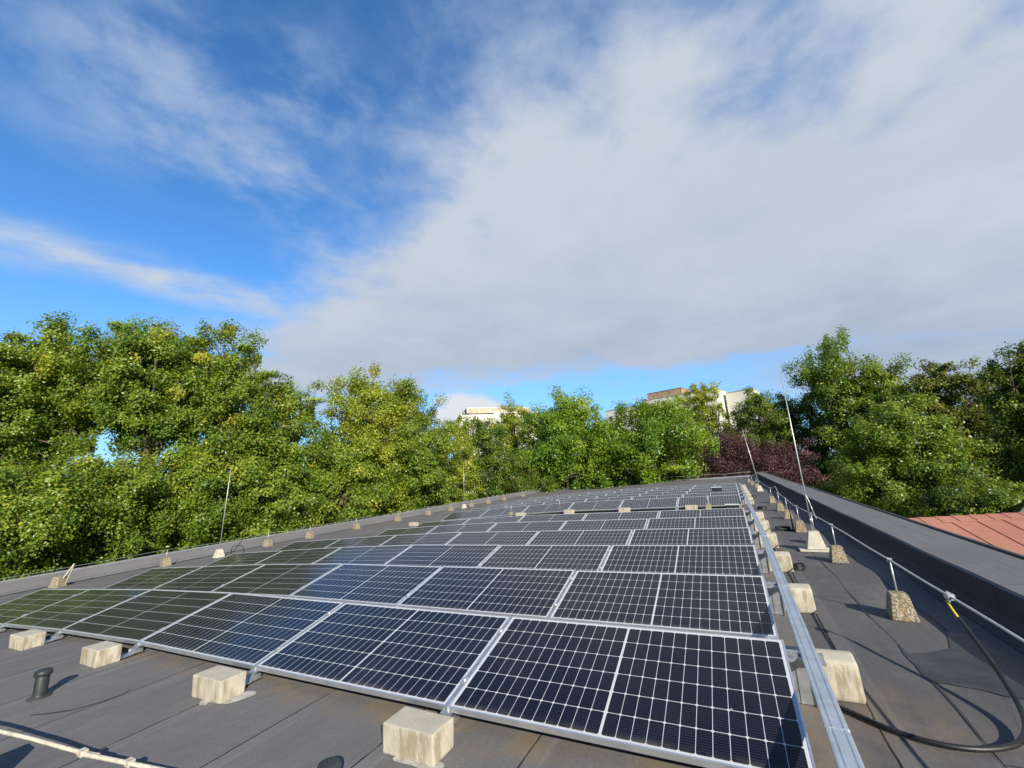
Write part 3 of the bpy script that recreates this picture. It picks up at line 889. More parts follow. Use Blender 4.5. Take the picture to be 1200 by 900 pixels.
def rod(x, y, h, lab, lean=(0, 0), r=0.011, block=True, slab=False, wireloop=False):
    o = empty('lightning_rod', (x, y, zr(x, y) + 0.001), lab, 'lightning rod', 'lightning rods round the roof')
    z0 = 0.0
    if slab:
        mb = MB(); mb.box(-.25, .22, -.17, .12, 0, .03); mb.build('base_slab', M['smooth_concrete'], o, False, 0.006)
        z0 = .0355
    if block:
        link('block', rod_block, o, (0, 0, z0))
    hb = z0 + (.265 if block else 0.0)
    mb = MB()
    mb.tube([(0, 0, hb - .02), (lean[0] * .4, lean[1] * .4, hb + (h - hb) * .42), (lean[0], lean[1], h)], [r, r * .95, r * .55], 8)
    mb.box(-.014, .014, -.014, .014, hb + .17, hb + .22)
    mb.build('rod', M['rod'], o, True)
    if wireloop:
        mb = MB()
        mb.tube(spline([(.0, .0, .92), (.03, -.02, .80), (.05, -.05, .66), (.06, -.22, .545)], 6), .007, 6)
        mb.build('bonding_wire', M['rod'], o, True)
    return o


rod(0.93, 5.42, 3.16, 'tall silver rod in white block on the right walkway', (-.02, .0), .0105, True, True, True)
rod(0.98, 21.2, 3.1, 'farther slim rod at the far end of the right walkway', (-.33, -.1), .018, True)
rod(-16.7, 5.45, 3.1, 'slim rod in white block near the left roof edge', (.42, -.1), .014, True)
rod(-18.05 + .75, 21.9, 3.3, 'faint slim rod farther along the left roof edge', (.05, 0), .017, True)
o = rod(-10.45, 42.72, 4.3, 'thin rod on small tripod at the far roof edge', (-.05, 0), .022, False)
mb = MB()
for a in (0.3, 2.4, 4.5): mb.tube([(0, 0, .75), (.35 * math.cos(a), .16 * math.sin(a), .12)], .016, 5)
mb.build('tripod', M['rod'], o)
# far edge rail wire
mb = MB()
pts = [(x, 42.75, zr(x, 42.75) + .42 + .03 * math.sin(x * 2)) for x in [-13 + .5 * i for i in range(30)]]
tag(mb.tube(pts, .014, 5).build('conductor_wire', M['rod'], None, True), 'thin conductor wire stretched along the far roof edge', 'wire')

# left edge holders
lh = [(-17.3, 1.60), (-17.3, 4.13), (-17.3, 7.62), (-17.3, 9.55), (-17.3, 12.2), (-17.3, 15.2), (-17.3, 17.9), (-17.3, 20.3), (-17.3, 22.9), (-17.3, 25.3), (-17.3, 27.8), (-17.3, 31.5)]
lblock = frustum(0.30, 0.26, 0.21, 0.18, 0.27, M['aggregate'], 'block', 0.012)
for j, (x, y) in enumerate(lh):
    lab = ('tipped wire holder with leaning post behind the leftmost panel' if j == 0 else
           'wire holder just left of the rod on the left roof edge' if j == 1 else
           'wire holder just right of the rod on the left roof edge' if j == 2 else
           f'wire holder on the left roof edge, {ORD[j - 2]} beyond the near rod')
    o = empty('conductor_holder', (x, y, zr(x, y) + 0.001), lab, 'wire holder', 'wire holders along the left edge', rnd.uniform(-.2, .2))
    link('block', lblock, o)
    if j == 0:
        mb = MB(); mb.tube([(-.02, 0, .02), (.30, .06, .62)], .022, 6).tube([(.12, .08, .02), (.30, .06, .60)], .012, 6)
        mb.build('post', M['cream'], o); o.rotation_euler = (0.0, .10, .3)
    else:
        link('post', hold_post, o)
mb = MB()
pts = []
for (x, y), (x2, y2) in zip([(-17.3, -4.0)] + lh[1:-1], lh[1:]):
    for q in range(6):
        tt = q / 6
        xx_, yy_ = x + (x2 - x) * tt, y + (y2 - y) * tt
        pts.append((xx_, yy_, zr(xx_, yy_) + .522 - .05 * math.sin(math.pi * tt)))
tag(mb.tube(pts, .005, 5).build('conductor_wire', M['rod'], None, True), 'thin conductor wire strung over the holders of the left roof edge', 'wire')
# yellow and black leads at the near left rod
mb = MB(); mb.tube(spline([(-16.25, 5.6, zr(-16.3, 5.6) + .02), (-16.2, 5.6, zr(-16.3, 5.6) + .30), (-16.0, 5.7, zr(-16.3, 5.6) + .34), (-15.85, 5.75, zr(-16.3, 5.6) + .30), (-15.8, 5.8, zr(-16.3, 5.6) + .04)], 6), .014, 6)
tag(mb.build('bent_conduit', M['black'], None, True), 'short bent black conduit beside the rod on the left edge', 'conduit')

# gap holders
for j, (x, y) in enumerate([(-1.05, 12.75), (-6.85, 13.55), (-9.0, 13.2)]):
    o = empty('conductor_holder', (x, y, zr(x, y) + .001), ['small wire holder between tray and first block of the cross gap', 'small wire holder in the middle of the cross gap', 'small wire holder near the left of the cross gap'][j], 'wire holder', 'wire holders in the cross gap')
    link('block', hold_block, o); link('post', hold_post, o)
mb = MB()
mb.box(-2.2, 2.2, -.06, .06, 0, .05).box(-2.2, 2.2, -.066, -.061, .01, .04).box(-1.0, -.94, -.075, .075, 0, .056).box(1.0, 1.06, -.075, .075, 0, .056)
o = mb.build('cable_duct', M['ballast'], None, loc=(-11.6, 12.55, zr(-11.6, 12.55) + .004))
o.rotation_euler = (0, -SL, 0)
tag(o, 'flat tan cable duct lying across the left of the cross gap', 'cable duct')

# junction boxes
for j, (x, y, z, lab) in enumerate([(-0.30, 11.9, .07, 'white junction box at the tray end of the cross gap'), (-0.85, 17.1, .36, 'small white box on a far panel row near the tray')]):
    o = empty('junction_box', (x, y, zr(x, y) + z), lab, 'junction box')
    mb = MB(); mb.box(-.20, .20, -.10, .10, 0, .15); mb.build('box', M['dark_gutter'], o, False, .008)
    mb = MB(); mb.box(-.21, .21, -.11, .11, .1505, .18); mb.build('lid', M['white_pvc'], o, False, .008)
    if z < .2:
        mb = MB(); mb.box(-.18, -.14, -.08, .08, -z, -.001).box(.14, .18, -.08, .08, -z, -.001); mb.build('stand', M['alu_dull'], o)
    else:
        mb = MB(); mb.box(-.03, .03, -.03, .03, -z, -.001); mb.build('stand', M['alu_dull'], o)

# ---------------------------------------------------------------- loose cables, coil, post, pipes


def ground_path(pts, dz):
    return [(x, y, zr(x, y) + z + dz) for x, y, z in pts]


mb = MB()
cp = ground_path([(-.9, .35, .0), (-.35, .18, .0), (.03, .06, .0), (.13, .03, .0), (.25, -.05, .0), (.45, -.22, .0), (.65, -.29, .0), (.84, -.255, .0), (1.0, -.14, .01), (1.10, .05, .05), (1.13, .30, .16), (1.125, .52, .28), (1.12, .68, .36)], .021)
sp_ = spline(cp, 14)
ca = empty('corrugated_cable', sp_[0], 'black corrugated cable curling over the walkway to a loose end by the wire', 'cable')
b0 = Vector(sp_[0])
rs = [0.0150 if q % 2 else 0.0132 for q in range(len(sp_))]
mb.tube([q - b0 for q in sp_], rs, 10)
mb.build('sheath', M['black'], ca, True)
e = Vector(sp_[-1])
mb = MB(); mb.tube([e - b0 + Vector((0, -.03, -.015)), e - b0 + Vector((-.005, .05, .035)), e - b0 + Vector((-.015, .10, .09))], .008, 8)
mb.build('bare_lead', M['yellow_green'], ca, True)

mb = MB()
for k in range(5):
    rr = .085 + .012 * (k % 3)
    mb.tube([(rr * math.cos(a * math.pi / 9), .8 * rr * math.sin(a * math.pi / 9) + .008 * k, .012 + .014 * k + .006 * math.sin(a)) for a in range(19)], .011, 6)
o = mb.build('cable_coil', M['black'], None, True, loc=(.47, 3.93, zr(.47, 3.93)))
tag(o, 'small coil of black cable beside a tray block', 'cable coil')

def post_stand(x, y, h, lab):
    o = empty('pipe_stand', (x, y, zr(x, y) + .002), lab, 'post')
    mb = MB(); mb.box(-.35, .06, -.03, .03, 0, .03).tube([(-.33, .02, .05), (-.2, .08, .07), (-.05, .02, .05)], .03, 6); mb.build('base', M['black'], o)
    mb = MB(); mb.tube([(0, 0, .03), (0, 0, h)], .016, 8); mb.build('post', M['black'], o, True)


post_stand(.86, 7.72, .56, 'thin black post on a flat foot beside a walkway holder')
for j, (x, y, lab) in enumerate([(.55, 12.5, 'black cable bundle on the felt beyond the thin post'), (.5, 17.5, 'black cable bundle farthest along the tray')]):
    mb = MB()
    for k in range(4):
        mb.tube([(.12 * math.cos(a * math.pi / 6 + k), .10 * math.sin(a * math.pi / 6 + k), .02 + .018 * k) for a in range(13)], .016, 6)
    tag(mb.build('cable_coil', M['black'], None, True, loc=(x, y, zr(x, y))), lab, 'cable coil')

vp = MB(); vp.lathe([(.062, 0), (.050, .012), (.047, .03), (.047, .175), (.044, .18)], n=24)
vent_pipe_me = vp.mesh('pipe', M['vent'], True)
vc = MB(); vc.lathe([(.052, .176), (.060, .180), (.062, .202), (.057, .216), (.040, .224), (.012, .227)], n=24)
vent_cap_me = vc.mesh('cap', M['vent'], True)
vf_ = MB(); vf_.lathe([(.082, .003), (.08, .007), (.066, .010), (.0625, .016)], n=24)
vent_fl_me = vf_.mesh('flange', M['bitumen'], True)
for x, y, lab in [(-5.99, -1.86, 'short black vent pipe with round cap standing on the felt'), (-2.26, -1.85, 'black vent cap just rising over the bottom edge of the view')]:
    o = empty('vent_pipe', (x, y, zr(x, y)), lab, 'vent pipe', 'roof vent pipes')
    link('pipe', vent_pipe_me, o); link('cap', vent_cap_me, o); link('flange', vent_fl_me, o)

# pale conductor crossing the bottom left corner, carried on a low holder
cw = empty('conductor_bar', (-6.6, -2.30, zr(-6.6, -2.30)), 'weathered cream conductor crossing the bottom left corner above the felt', 'wire')
b0 = Vector(cw.location)
p1 = [Vector(q) - b0 for q in [(-6.6, -2.80, .10), (-5.349, -2.508, .091), (-4.757, -2.403, .076), (-4.472, -2.317, .044), (-4.16, -2.225, .002), (-3.95, -2.168, -.012)]]
mb = MB(); mb.tube(spline(p1, 8), .0115, 8); mb.build('bar', M['cream'], cw, True)
p2 = [Vector(q) - b0 + Vector((0.004, -.018, .004)) for q in [(-4.09, -2.205, -.003), (-3.792, -2.123, -.023), (-3.54, -2.052, -.042), (-3.22, -1.978, -.053), (-2.7, -1.90, -.050)]]
mb = MB(); mb.tube(spline(p2, 8), .0125, 8); mb.build('bar', M['cream'], cw, True)
for q in (Vector((-4.06, -2.205, .000)), Vector((-3.70, -2.105, -.028))):
    q = q - b0
    mb = MB(); mb.box(q.x - .028, q.x + .028, q.y - .022, q.y + .016, q.z - .016, q.z + .018)
    mb.build('connector_clamp', M['cream'], cw, False, .004)
o = empty('conductor_holder', (-4.56, -2.58, zr(-4.56, -2.58) + .001), 'wire holder carrying the cream conductor, just out of view below the left corner', 'wire holder')
link('block', hold_block, o)
mb = MB(); mb.tube([(0, 0, .20), (.0, 0, .25)], .008, 6); mb.build('post', M['rod'], o, True)

# ---------------------------------------------------------------- surroundings
gs = 400
mb = MB()
mb.v = [(-gs, -gs, GROUND), (gs, -gs, GROUND), (gs, gs, GROUND), (-gs, gs, GROUND)]; mb.f = [(0, 1, 2, 3)]
tag(mb.build('ground', M['lawn'], None), kind='structure')


def frame_from(p0, ex, name, lab, cat, z=None):
    """an Empty at p0 whose local x runs along ex"""
    ang = math.atan2(ex[1], ex[0])
    return empty(name, (p0[0], p0[1], GROUND if z is None else z), lab, cat, None, ang)


# red roofed house right of the parapet
ridgeA = Vector((3.2, 9.88, 0.055)); rdir = Vector((0.893, 0.452, 0)).normalized()
hs_ = frame_from(ridgeA, rdir, 'red_roofed_house', 'low house with red sheet roof right behind the parapet', 'house')
zr0 = 0.055 - GROUND
mb = MB()
Lh, half, drop = 16.0, 3.0, 1.55
mb.hexa([(.0, -half, zr0 - drop - .06), (Lh, -half, zr0 - drop - .06), (Lh, 0, zr0 - .06), (0, 0, zr0 - .06)],
        [(.0, -half, zr0 - drop), (Lh, -half, zr0 - drop), (Lh, 0, zr0), (0, 0, zr0)])
mb.hexa([(0, .002, zr0 - .06), (Lh, .002, zr0 - .06), (Lh, half, zr0 - drop - .06), (0, half, zr0 - drop - .06)],
        [(0, .002, zr0), (Lh, .002, zr0), (Lh, half, zr0 - drop), (0, half, zr0 - drop)])
# overlapping sheet edges, running down the slope
k = 0.5
while k < Lh:
    sl = drop / half
    mb.hexa([(k, -half, zr0 - drop + .002), (k + .60, -half, zr0 - drop + .002), (k + .60, -.12, zr0 - .12 * sl + .002), (k, -.12, zr0 - .12 * sl + .002)],
            [(k, -half, zr0 - drop + .03), (k + .60, -half, zr0 - drop + .006), (k + .60, -.12, zr0 - .12 * sl + .006), (k, -.12, zr0 - .12 * sl + .03)])
    k += .605
rf = mb.build('roof', M['red_roof'], hs_)
mb = MB(); k = 0.1
while k < Lh - .4:
    mb.hexa([(k, -.20, zr0 - .105 + .032), (k + .40, -.20, zr0 - .105 + .026), (k + .40, .14, zr0 - .05), (k, .14, zr0 - .05)],
            [(k, -.20, zr0 - .105 + .052), (k + .40, -.20, zr0 - .105 + .036), (k + .40, .0, zr0 + .034), (k, .0, zr0 + .05)])
    k += .405
mb.build('ridge_cap', M['red_roof'], rf)
mb = MB(); mb.box(.25, Lh - .25, -half + .35, half - .35, 0, zr0 - drop + .05); mb.build('wall', M['wall_plaster'], hs_)

# darker gabled house behind it
hs2 = frame_from((13.55, 28.6), Vector((0.914, -0.407, 0)), 'slate_roofed_house', 'dark brown gabled roof showing behind the red roof at right', 'house')
mb = MB()
zt = -1.0 - GROUND
mb.prism([(-1.6, zt - 2.1), (-1.6, zt - 2.0), (0.0, zt), (6.0, zt), (6.0, zt - 2.1)], 'y', 0.0, 8.0)
mb.build('roof', M['dark_slate'], hs2)
mb = MB(); mb.box(-1.4, 6.0, .2, 7.8, 0, zt - 2.101); mb.build('wall', M['wall_plaster'], hs2)
mb = MB(); mb.hexa([(-1.75, -.10, zt - 2.05), (-1.65, -.10, zt - 2.05), (-1.65, -.002, zt - 2.05), (-1.75, -.002, zt - 2.05)], [(-.05, -.10, zt + .06), (.05, -.10, zt + .0), (.05, -.002, zt + .0), (-.05, -.002, zt + .06)])
mb.box(.0, 6.0, -.10, .3, zt + .002, zt + .06)
mb.build('edge_trim', M['trim'], hs2)

# white house far behind the right trees
hs3 = frame_from((29.0, 80.0), Vector((0.893, 0.45, 0)), 'white_house', 'white low building glimpsed through the right hand trees', 'building')
mb = MB(); mb.box(0, 22, 0, 9, 0, 4.2).box(3, 16, 1, 8, 4.201, 6.4); mb.build('wall', M['render_white'], hs3)
mb = MB(); mb.box(-.3, 22.3, -.3, 9.3, 4.2015, 4.4); mb.build('roof_slab', M['trim'], hs3)
for k in range(6):
    w = MB(); w.box(1.5 + 3.4 * k, 3.3 + 3.4 * k, -.03, -.004, 1.4, 3.0); w.build('window', M['window_glass'], hs3)


# blocks of flats
def block(name, lab, a, c, zt, parts, depth=12.0):
    a = Vector((a[0], a[1], 0)); c = Vector((c[0], c[1], 0))
    ex = c - a; Lb = ex.length; ex.normalize()
    o = frame_from(a, ex, name, lab, 'apartment block')
    H = zt - GROUND
    for (x0, x1, z1, y0, nm, mk) in parts:
        mb = MB(); mb.box(x0 * Lb, x1 * Lb - .02, y0, depth, 0, z1 - GROUND)
        wl = mb.build(nm, M[mk], o)
        mb = MB(); mb.box(x0 * Lb - .08, x1 * Lb + .06, y0 - .08, depth + .08, z1 - GROUND + .002, z1 - GROUND + .28); mb.build('roof_edge', M['trim'], wl)
    return o, Lb, H


o, Lb, H = block('apartment_block', 'tall white apartment block rising behind the trees right of centre', (-41.4, 158.6), (-1.0, 144.7), 25.7,
                 [(0.0, 0.40, 24.6, 0.8, 'wall', 'render_white'), (0.40, 1.0, 25.9, 0.0, 'wall', 'render_white'), (1.02, 1.22, 24.7, 6.0, 'wall', 'render_white')])
mb = MB(); mb.box(.42 * Lb, .72 * Lb, 2.0, 9.0, H + .485, H + 2.9); ph = mb.build('penthouse', M['brown_panel'], o)
mb = MB()
for k in range(4): mb.box((.42 + .10 * k) * Lb - .1, (.42 + .10 * k) * Lb + .1, 1.9, 1.997, H + .485, H + 2.95)
mb.box(.415 * Lb, .725 * Lb, 1.85, 9.1, H + 2.951, H + 3.1)
mb.build('cornice', M['trim'], ph)
for fl in range(9):
    zf = H - 3.6 - 2.9 * fl
    for k in range(9):
        x0 = (.435 + .062 * k) * Lb
        if k in (2, 5):
            mb = MB(); mb.box(x0 - .2, x0 + 1.9, -.05, -.004, zf - .9, zf + 2.0); mb.build('cladding', M['brown_panel'], o)
        mb = MB(); mb.box(x0 + .2, x0 + 1.5, -.10, -.051, zf, zf + 1.4); mb.build('window', M['window_glass'], o)
        if k in (1, 4, 7):
            mb = MB(); mb.box(x0 - .3, x0 + 2.1, -1.1, -.101, zf - 1.0, zf + .1); mb.build('balcony', M['render_white'], o)
    for k in range(5):
        x0 = (.03 + .07 * k) * Lb
        mb = MB(); mb.box(x0 + .2, x0 + 1.5, .70, .796, zf - 1.2, zf + .2); mb.build('window', M['window_glass'], o)

o, Lb, H = block('apartment_block', 'white apartment block with tan rooftop storey left of centre', (-66.5, 94.0), (-51.0, 106.8), 20.0,
                 [(0.0, 0.5, 18.9, 0.0, 'wall', 'render_white'), (0.5, 1.15, 19.6, 0.5, 'wall', 'render_white')])
mb = MB(); mb.box(.12 * Lb, 1.05 * Lb, 2.0, 8.0, H - .118, H + 1.35); ph = mb.build('penthouse', M['tan_panel'], o)
mb = MB()
for k in range(6): mb.box((.12 + .17 * k) * Lb, (.12 + .17 * k) * Lb + .15, 1.9, 1.997, H - .1, H + 1.35)
mb.box(.11 * Lb, 1.06 * Lb, 1.85, 8.1, H + 1.351, H + 1.46)
mb.build('cornice', M['trim'], ph)
for fl in range(8):
    zf = H - 4.2 - 2.9 * fl
    for k in range(7):
        x0 = (.06 + .15 * k) * Lb
        mb = MB(); y0 = -.05 if x0 + 1.4 < .5 * Lb else .45
        mb.box(x0 + .2, x0 + 1.4, y0, y0 + .046, zf, zf + 1.4); mb.build('window', M['window_glass'], o)
        if k in (2, 4):
            mb = MB(); mb.box(x0 - .3, x0 + 2.0, y0 - 1.0, y0 - .01, zf - 1.0, zf + .1); mb.build('balcony', M['render_white'], o)

# ---------------------------------------------------------------- trees


def tree(px, py, zt, zb, rad, kind, lab, cat, seed, nleaf, leaf, lobes=9, clus=70, gap=0.0, tilt=0.75, bark='bark', group=None, name='broadleaf_tree', lobe_r=0.47, cr=None, yscale=1.0, tint0=0.45):
    """tapered trunk, limbs to every lobe, twigs to every leaf clump, leaves as folded blades"""
    rg = np.random.default_rng(seed)
    lobes = int(lobes * 1.7); lobe_r *= 0.80
    h = zt - GROUND
    root = empty(name, (px, py, GROUND), lab, cat, group)
    zt -= 0.55 * (0.32 * (rad * lobe_r) + 0.16)
    zc, hz = (zt + zb) / 2 - GROUND, (zt - zb) / 2
    L = []
    ga = rg.uniform(0, 6.28)
    for i in range(lobes):
        f = (i + 0.5) / lobes
        ang = ga + i * 2.39996 + rg.uniform(-.4, .4)
        tz = 1 - 2 * f
        rr = math.sqrt(max(0.05, 1 - tz * tz)) * rg.uniform(0.45, 0.72)
        s = rg.uniform(0.75, 1.2) * lobe_r
        L.append((rad * rr * math.cos(ang), rad * rr * math.sin(ang) * yscale, zc + hz * tz * 0.66, s))
    L.append((rg.uniform(-.2, .2) * rad, rg.uniform(-.2, .2) * rad, zc + hz * 0.62, lobe_r * 0.9))
    L.append((0, 0, zc, lobe_r * 0.95))
    L = np.array(L)
    # leaf clumps on the lobe shells
    cl = []; cn = []; cid = []
    per = max(6, int(clus * 3.0) // len(L))
    for li, (lx, ly, lz, s) in enumerate(L):
        d = rg.normal(size=(per, 3)); d /= np.linalg.norm(d, axis=1)[:, None]
        r = rg.uniform(0.25, 1.45, per) ** 0.7
        sz = np.array([rad * s, rad * s * yscale, max(hz * s * 0.85, rad * s * 0.6)])
        cl.append(np.array([lx, ly, lz]) + d * r[:, None] * sz); cn.append(d); cid += [li] * per
    cl = np.vstack(cl); cn = np.vstack(cn); cid = np.array(cid)
    keep = rg.uniform(size=len(cl)) > gap
    cl, cn, cid = cl[keep], cn[keep], cid[keep]
    rr = np.sqrt(cl[:, 0] ** 2 + (cl[:, 1] / yscale) ** 2)
    k_ = rad * 0.93 / np.quantile(rr, 0.96)
    cl[:, :2] *= k_; L[:, :2] *= k_
    z0_, z1_ = np.quantile(cl[:, 2], 0.02), cl[:, 2].max()
    ka = (zt - zb) / (z1_ - z0_)
    cl[:, 2] = (cl[:, 2] - z0_) * ka + zb - GROUND; L[:, 2] = (L[:, 2] - z0_) * ka + zb - GROUND
    # boughs wander: low frequency warp so that no lobe stays round
    w_ = rg.uniform(0, 6.28, 6); fq = 2.6 / rad
    wx = np.sin(cl[:, 2] * fq + w_[0]) + .6 * np.sin(cl[:, 1] * fq * 2.1 + w_[1])
    wy = np.sin(cl[:, 2] * fq * 1.2 + w_[2]) + .6 * np.sin(cl[:, 0] * fq * 2.3 + w_[3])
    wz = np.sin(cl[:, 0] * fq * 1.7 + w_[4]) + np.sin(cl[:, 1] * fq * 1.9 + w_[5])
    cl += np.stack([wx * .07 * rad, wy * .07 * rad, wz * .06 * rad], 1)
    cl[:, 2] = np.maximum(cl[:, 2], 0.8)
    # wood
    mb = MB()
    tr = 0.016 * h + 0.05
    hb = max(1.2, (zb - GROUND) * 0.9 + hz * 0.2)
    top = Vector((L[-2][0], L[-2][1], L[-2][2]))
    bend = rg.uniform(-.25, .25, 4)
    tp = [Vector((0, 0, 0)), Vector((bend[0], bend[1], hb * .6)), Vector((bend[2] * 1.5, bend[3] * 1.5, hb + .1)), (Vector((bend[2], bend[3], hb)) + top) / 2, top]
    mb.tube(spline(tp, 3), [tr * (1 - .88 * q / 12) * (1.35 if q == 0 else 1) for q in range(13)], 8)
    for li, (lx, ly, lz, s) in enumerate(L):
        z0 = hb * rg.uniform(.75, 1.0) + max(0, (lz - hb)) * rg.uniform(.12, .38)
        st = Vector((bend[2] * z0 / hb, bend[3] * z0 / hb, z0)) if z0 < hb else Vector((bend[2], bend[3], hb)).lerp(top, min(.9, (z0 - hb) / max(.1, top.z - hb)))
        en = Vector((lx, ly, lz))
        md = st.lerp(en, .5) + Vector((rg.uniform(-.3, .3), rg.uniform(-.3, .3), -.12 * (en - st).length))
        mb.tube(spline([st, md, en], 3), [tr * .42, tr * .38, tr * .33, tr * .28, tr * .24, tr * .2, tr * .15], 6)
        for ci in np.nonzero(cid == li)[0][:12]:
            c = Vector(cl[ci])
            md2 = en.lerp(c, .5) + Vector((rg.uniform(-.1, .1), rg.uniform(-.1, .1), -.1))
            mb.tube([en, md2, c], [tr * .13, tr * .09, tr * .04], 4, False)
    mb.build('trunk', M[bark], root, True)
    # leaves
    nc = len(cl)
    per = max(10, int(nleaf * 2.7) // nc)
    crad = cr if cr else 0.32 * (rad * lobe_r) + 0.16
    wgt = rg.uniform(.6, 1.4, nc)
    idx = np.repeat(np.arange(nc), np.maximum(6, (per * wgt)).astype(int))
    n = len(idx)
    off = rg.normal(size=(n, 3))
    off /= np.maximum(1e-6, np.linalg.norm(off, axis=1))[:, None]
    off *= (rg.uniform(size=(n, 1)) ** 0.45) * crad
    off *= 1 + 0.28 * np.abs(rg.normal(size=(n, 1))) * (rg.uniform(size=(n, 1)) < 0.45)
    sq = np.abs(rg.normal(1.0, 0.35, (nc, 3))); off *= sq[idx]
    off += cn[idx] * np.clip(rg.normal(-0.1, 0.36, (n, 1)), -1, 0.55) * crad
    off[:, 2] *= 0.9
    ol = np.linalg.norm(off, axis=1)[:, None]; off *= np.minimum(1.0, 1.45 * crad / np.maximum(ol, 1e-6))
    pos = cl[idx] + off
    nrm = cn[idx] * 0.55 + off / crad * 0.55 + np.array([0, 0, tilt * 0.35]) + rg.normal(size=(n, 3)) * 0.50
    nrm /= np.linalg.norm(nrm, axis=1)[:, None]
    tng = np.cross(nrm, rg.normal(size=(n, 3))); tng /= np.linalg.norm(tng, axis=1)[:, None]
    tng[:, 2] -= 0.25; tng /= np.linalg.norm(tng, axis=1)[:, None]
    bit = np.cross(nrm, tng); bit /= np.linalg.norm(bit, axis=1)[:, None]
    sz = (leaf * 0.80 * rg.uniform(.6, 1.25, n))[:, None]
    v = np.empty((n, 4, 3))
    v[:, 0] = pos - tng * sz * .5
    v[:, 1] = pos + bit * sz * .40 + nrm * sz * .10 - tng * sz * .05
    v[:, 2] = pos + tng * sz * .55
    v[:, 3] = pos - bit * sz * .40 + nrm * sz * .10 - tng * sz * .05
    me = bpy.data.meshes.new('crown')
    me.vertices.add(n * 4); me.vertices.foreach_set('co', v.reshape(-1).astype(np.float32))
    # two triangles folded at the midrib
    tri = np.arange(n)[:, None] * 4 + np.array([[0, 1, 2, 0, 2, 3]])
    me.loops.add(n * 6); me.loops.foreach_set('vertex_index', tri.reshape(-1).astype(np.int32))
    me.polygons.add(n * 2)
    me.polygons.foreach_set('loop_start', (np.arange(n * 2) * 3).astype(np.int32))
    me.polygons.foreach_set('loop_total', np.full(n * 2, 3, np.int32))
    me.update(calc_edges=True)
    at = me.attributes.new('tint', 'FLOAT', 'FACE')
    ct = rg.normal(tint0, .15, nc)
    lt = np.clip(ct[idx] + rg.normal(0, .13, n), 0, 1)
    sel = rg.uniform(size=n) < 0.03
    lt[sel] = rg.uniform(.8, 1, sel.sum())
    lt = np.clip(lt + 0.10 * (pos[:, 2] - pos[:, 2].mean()) / max(.5, hz), 0, 1)
    at.data.foreach_set('value', np.repeat(lt, 2).astype(np.float32))
    me.materials.append(LEAF[kind])
    link('crown', me, root)
    return root


#TREES
tree(-29.82, 1.63, 8.02, -0.08, 2.61, 'maple', 'tall green maple cut by the left edge of the photo', 'tree', 100, 30000, 0.15, lobes=11,clus=110,gap=.12)
tree(-31.84, 4.51, 10.81, 3.77, 3.12, 'maple', 'tall maple second from the left edge', 'tree', 101, 34000, 0.16, lobes=12,clus=120,gap=.18)
tree(-28.13, 7.41, 11.27, 4.64, 3.24, 'maple', 'tallest left maple with sky showing between its limbs', 'tree', 102, 32000, 0.16, lobes=12,clus=110,gap=.30)
tree(-25.58, 9.83, 11.31, -0.42, 2.90, 'maple', 'tall maple right of the tallest left maple', 'tree', 103, 30000, 0.16, lobes=11,clus=110,gap=.1)
tree(-24.88, 13.19, 8.39, -1.82, 2.71, 'maple', 'shorter grey green maple beside the tall left maples', 'tree', 104, 22000, 0.17, lobes=9,clus=90,gap=.1)
tree(-24.27, 18.82, 10.07, -1.84, 3.96, 'yellowing', 'yellowing maple left of the white block with tan roof storey', 'tree', 105, 28000, 0.18, lobes=11,clus=100,gap=.12)
tree(-23.13, 22.87, 9.90, -1.44, 3.69, 'maple', 'green maple between the yellowing maple and the poplar', 'tree', 106, 26000, 0.19, lobes=11,clus=100,gap=.15)
tree(-23.75, 1.86, 3.20, -1.36, 2.43, 'maple', 'low leafy maple in front at the left edge', 'tree', 107, 26000, 0.13, lobes=10,clus=100,gap=.05)
tree(-24.41, 4.90, 3.48, -1.81, 2.59, 'maple', 'low broad maple below the sky gaps at left', 'tree', 108, 26000, 0.14, lobes=10,clus=100,gap=.05)
tree(-24.50, 8.21, 3.79, -1.98, 2.76, 'maple', 'low dense maple behind the left roof rod', 'tree', 109, 26000, 0.15, lobes=10,clus=100,gap=.05)
tree(-24.34, 12.09, 4.67, -2.08, 3.25, 'maple', 'low bright maple right of the left roof rod', 'tree', 110, 24000, 0.16, lobes=10,clus=100,gap=.05)
tree(-23.80, 17.03, 4.33, -1.88, 3.45, 'maple', 'low yellow green maple behind the left roof edge', 'tree', 111, 22000, 0.17, lobes=9,clus=90,gap=.05)
tree(-24.04, 22.91, 3.22, -1.78, 3.78, 'maple', 'low green maple behind the middle of the left edge', 'tree', 112, 20000, 0.18, lobes=9,clus=90,gap=.05)
tree(-23.58, 29.02, 7.29, -1.39, 2.78, 'yellowing', 'narrow olive yellow tree before the white block', 'tree', 113, 16000, 0.19, lobes=8,clus=70,gap=.12)
tree(-24.05, 35.45, 8.16, -1.56, 3.02, 'dark', 'slim dark green tree with pale stems before the white block', 'tree', 114, 14000, 0.2, lobes=8,clus=70,gap=.1,bark="bark_pale")
tree(-25.52, 47.38, 12.54, 1.24, 3.81, 'yellowing', 'sparse yellowish tree against the white block', 'tree', 115, 9000, 0.24, lobes=8,clus=60,gap=.3)
tree(-17.18, 42.67, 11.46, -1.34, 6.15, 'fresh', 'tall round tree left of the bright round tree', 'tree', 116, 28000, 0.27, lobes=12,clus=110,gap=.04)
tree(-20.66, 38.28, 3.60, -1.42, 3.97, 'dark', 'low dark tree at the foot of the tall round tree', 'tree', 117, 16000, 0.2, lobes=9,clus=80,gap=.02)
tree(-7.86, 44.51, 9.07, -2.10, 6.04, 'fresh', 'bright green round tree before the tall white block', 'tree', 118, 32000, 0.26, lobes=13,clus=130,gap=.02)
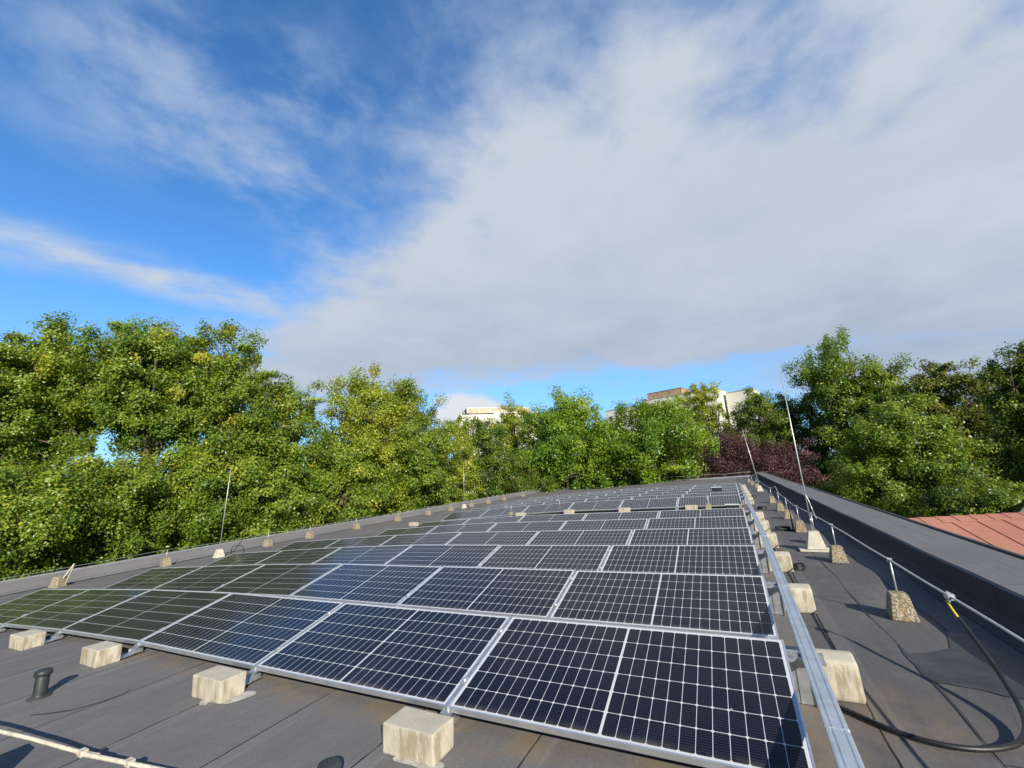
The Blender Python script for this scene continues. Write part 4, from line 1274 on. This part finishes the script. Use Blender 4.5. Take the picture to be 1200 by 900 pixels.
tree(-12.60, 43.65, 7.54, -1.95, 4.29, 'fresh', 'smaller green tree tucked left of the bright round tree', 'tree', 119, 18000, 0.2, lobes=9,clus=80,gap=.02)
tree(-2.57, 65.46, 13.91, -0.22, 4.02, 'yellowing', 'sparse yellow tree overlapping the tall white block', 'tree', 120, 10000, 0.26, lobes=9,clus=70,gap=.3)
tree(3.83, 64.54, 12.05, -0.45, 4.83, 'dark', 'dark tree behind the plum tree', 'tree', 121, 20000, 0.24, lobes=9,clus=90,gap=.08)
tree(-0.80, 51.33, 5.10, -2.76, 6.29, 'plum', 'broad dark purple plum tree at the far right roof corner', 'tree', 122, 30000, 0.17, lobes=11,clus=110,gap=.02)
tree(5.19, 53.41, 4.21, -3.02, 3.98, 'plum', 'smaller purple plum tree right of the broad one', 'tree', 123, 22000, 0.17, lobes=10,clus=90,gap=.02)
tree(13.56, 63.27, 18.49, -3.80, 6.38, 'maple', 'tallest right tree with loose yellow green top', 'tree', 124, 26000, 0.3, lobes=13,clus=120,gap=.03,tint0=.36)
tree(7.84, 66.68, 11.58, -3.80, 5.08, 'dark', 'dark green tree between plum and tallest right tree', 'tree', 125, 22000, 0.2, lobes=10,clus=90,gap=.06)
tree(16.61, 59.28, 12.98, -3.80, 5.01, 'maple', 'green maple right of the tallest right tree', 'tree', 126, 24000, 0.27, lobes=11,clus=100,gap=.05,tint0=.32)
tree(11.72, 38.97, 6.39, -3.68, 4.44, 'maple', 'front yellow green tree above the right parapet', 'tree', 127, 34000, 0.21, lobes=12,clus=110,gap=.06,tint0=.34)
tree(21.53, 57.53, 11.53, -3.80, 4.59, 'olive', 'dull olive tree with loose crown at right', 'tree', 128, 20000, 0.27, lobes=11,clus=110,gap=.06)
tree(24.66, 57.55, 8.55, -3.80, 3.68, 'olive', 'olive tree second from the right edge', 'tree', 129, 20000, 0.21, lobes=10,clus=95,gap=.08,bark="bark_pale")
tree(21.81, 43.19, 9.82, -3.07, 3.56, 'dark', 'tall dark tree cut by the right edge of the photo', 'tree', 130, 26000, 0.22, lobes=12,clus=110,gap=.06)
tree(12.48, 32.89, 0.03, -3.41, 2.73, 'dark', 'low shaded tree just beyond the red roof', 'tree', 131, 20000, 0.15, lobes=9,clus=80,gap=.02)
tree(15.64, 35.75, -0.45, -3.61, 2.22, 'dark', 'shaded bush behind the red roof at the right edge', 'shrub', 132, 14000, 0.15, lobes=8,clus=70,gap=.05)
tree(9.08, 47.29, -0.22, -3.80, 3.64, 'dark', 'low dark tree behind the tall right rod', 'tree', 133, 16000, 0.19, lobes=9,clus=80,gap=.02)
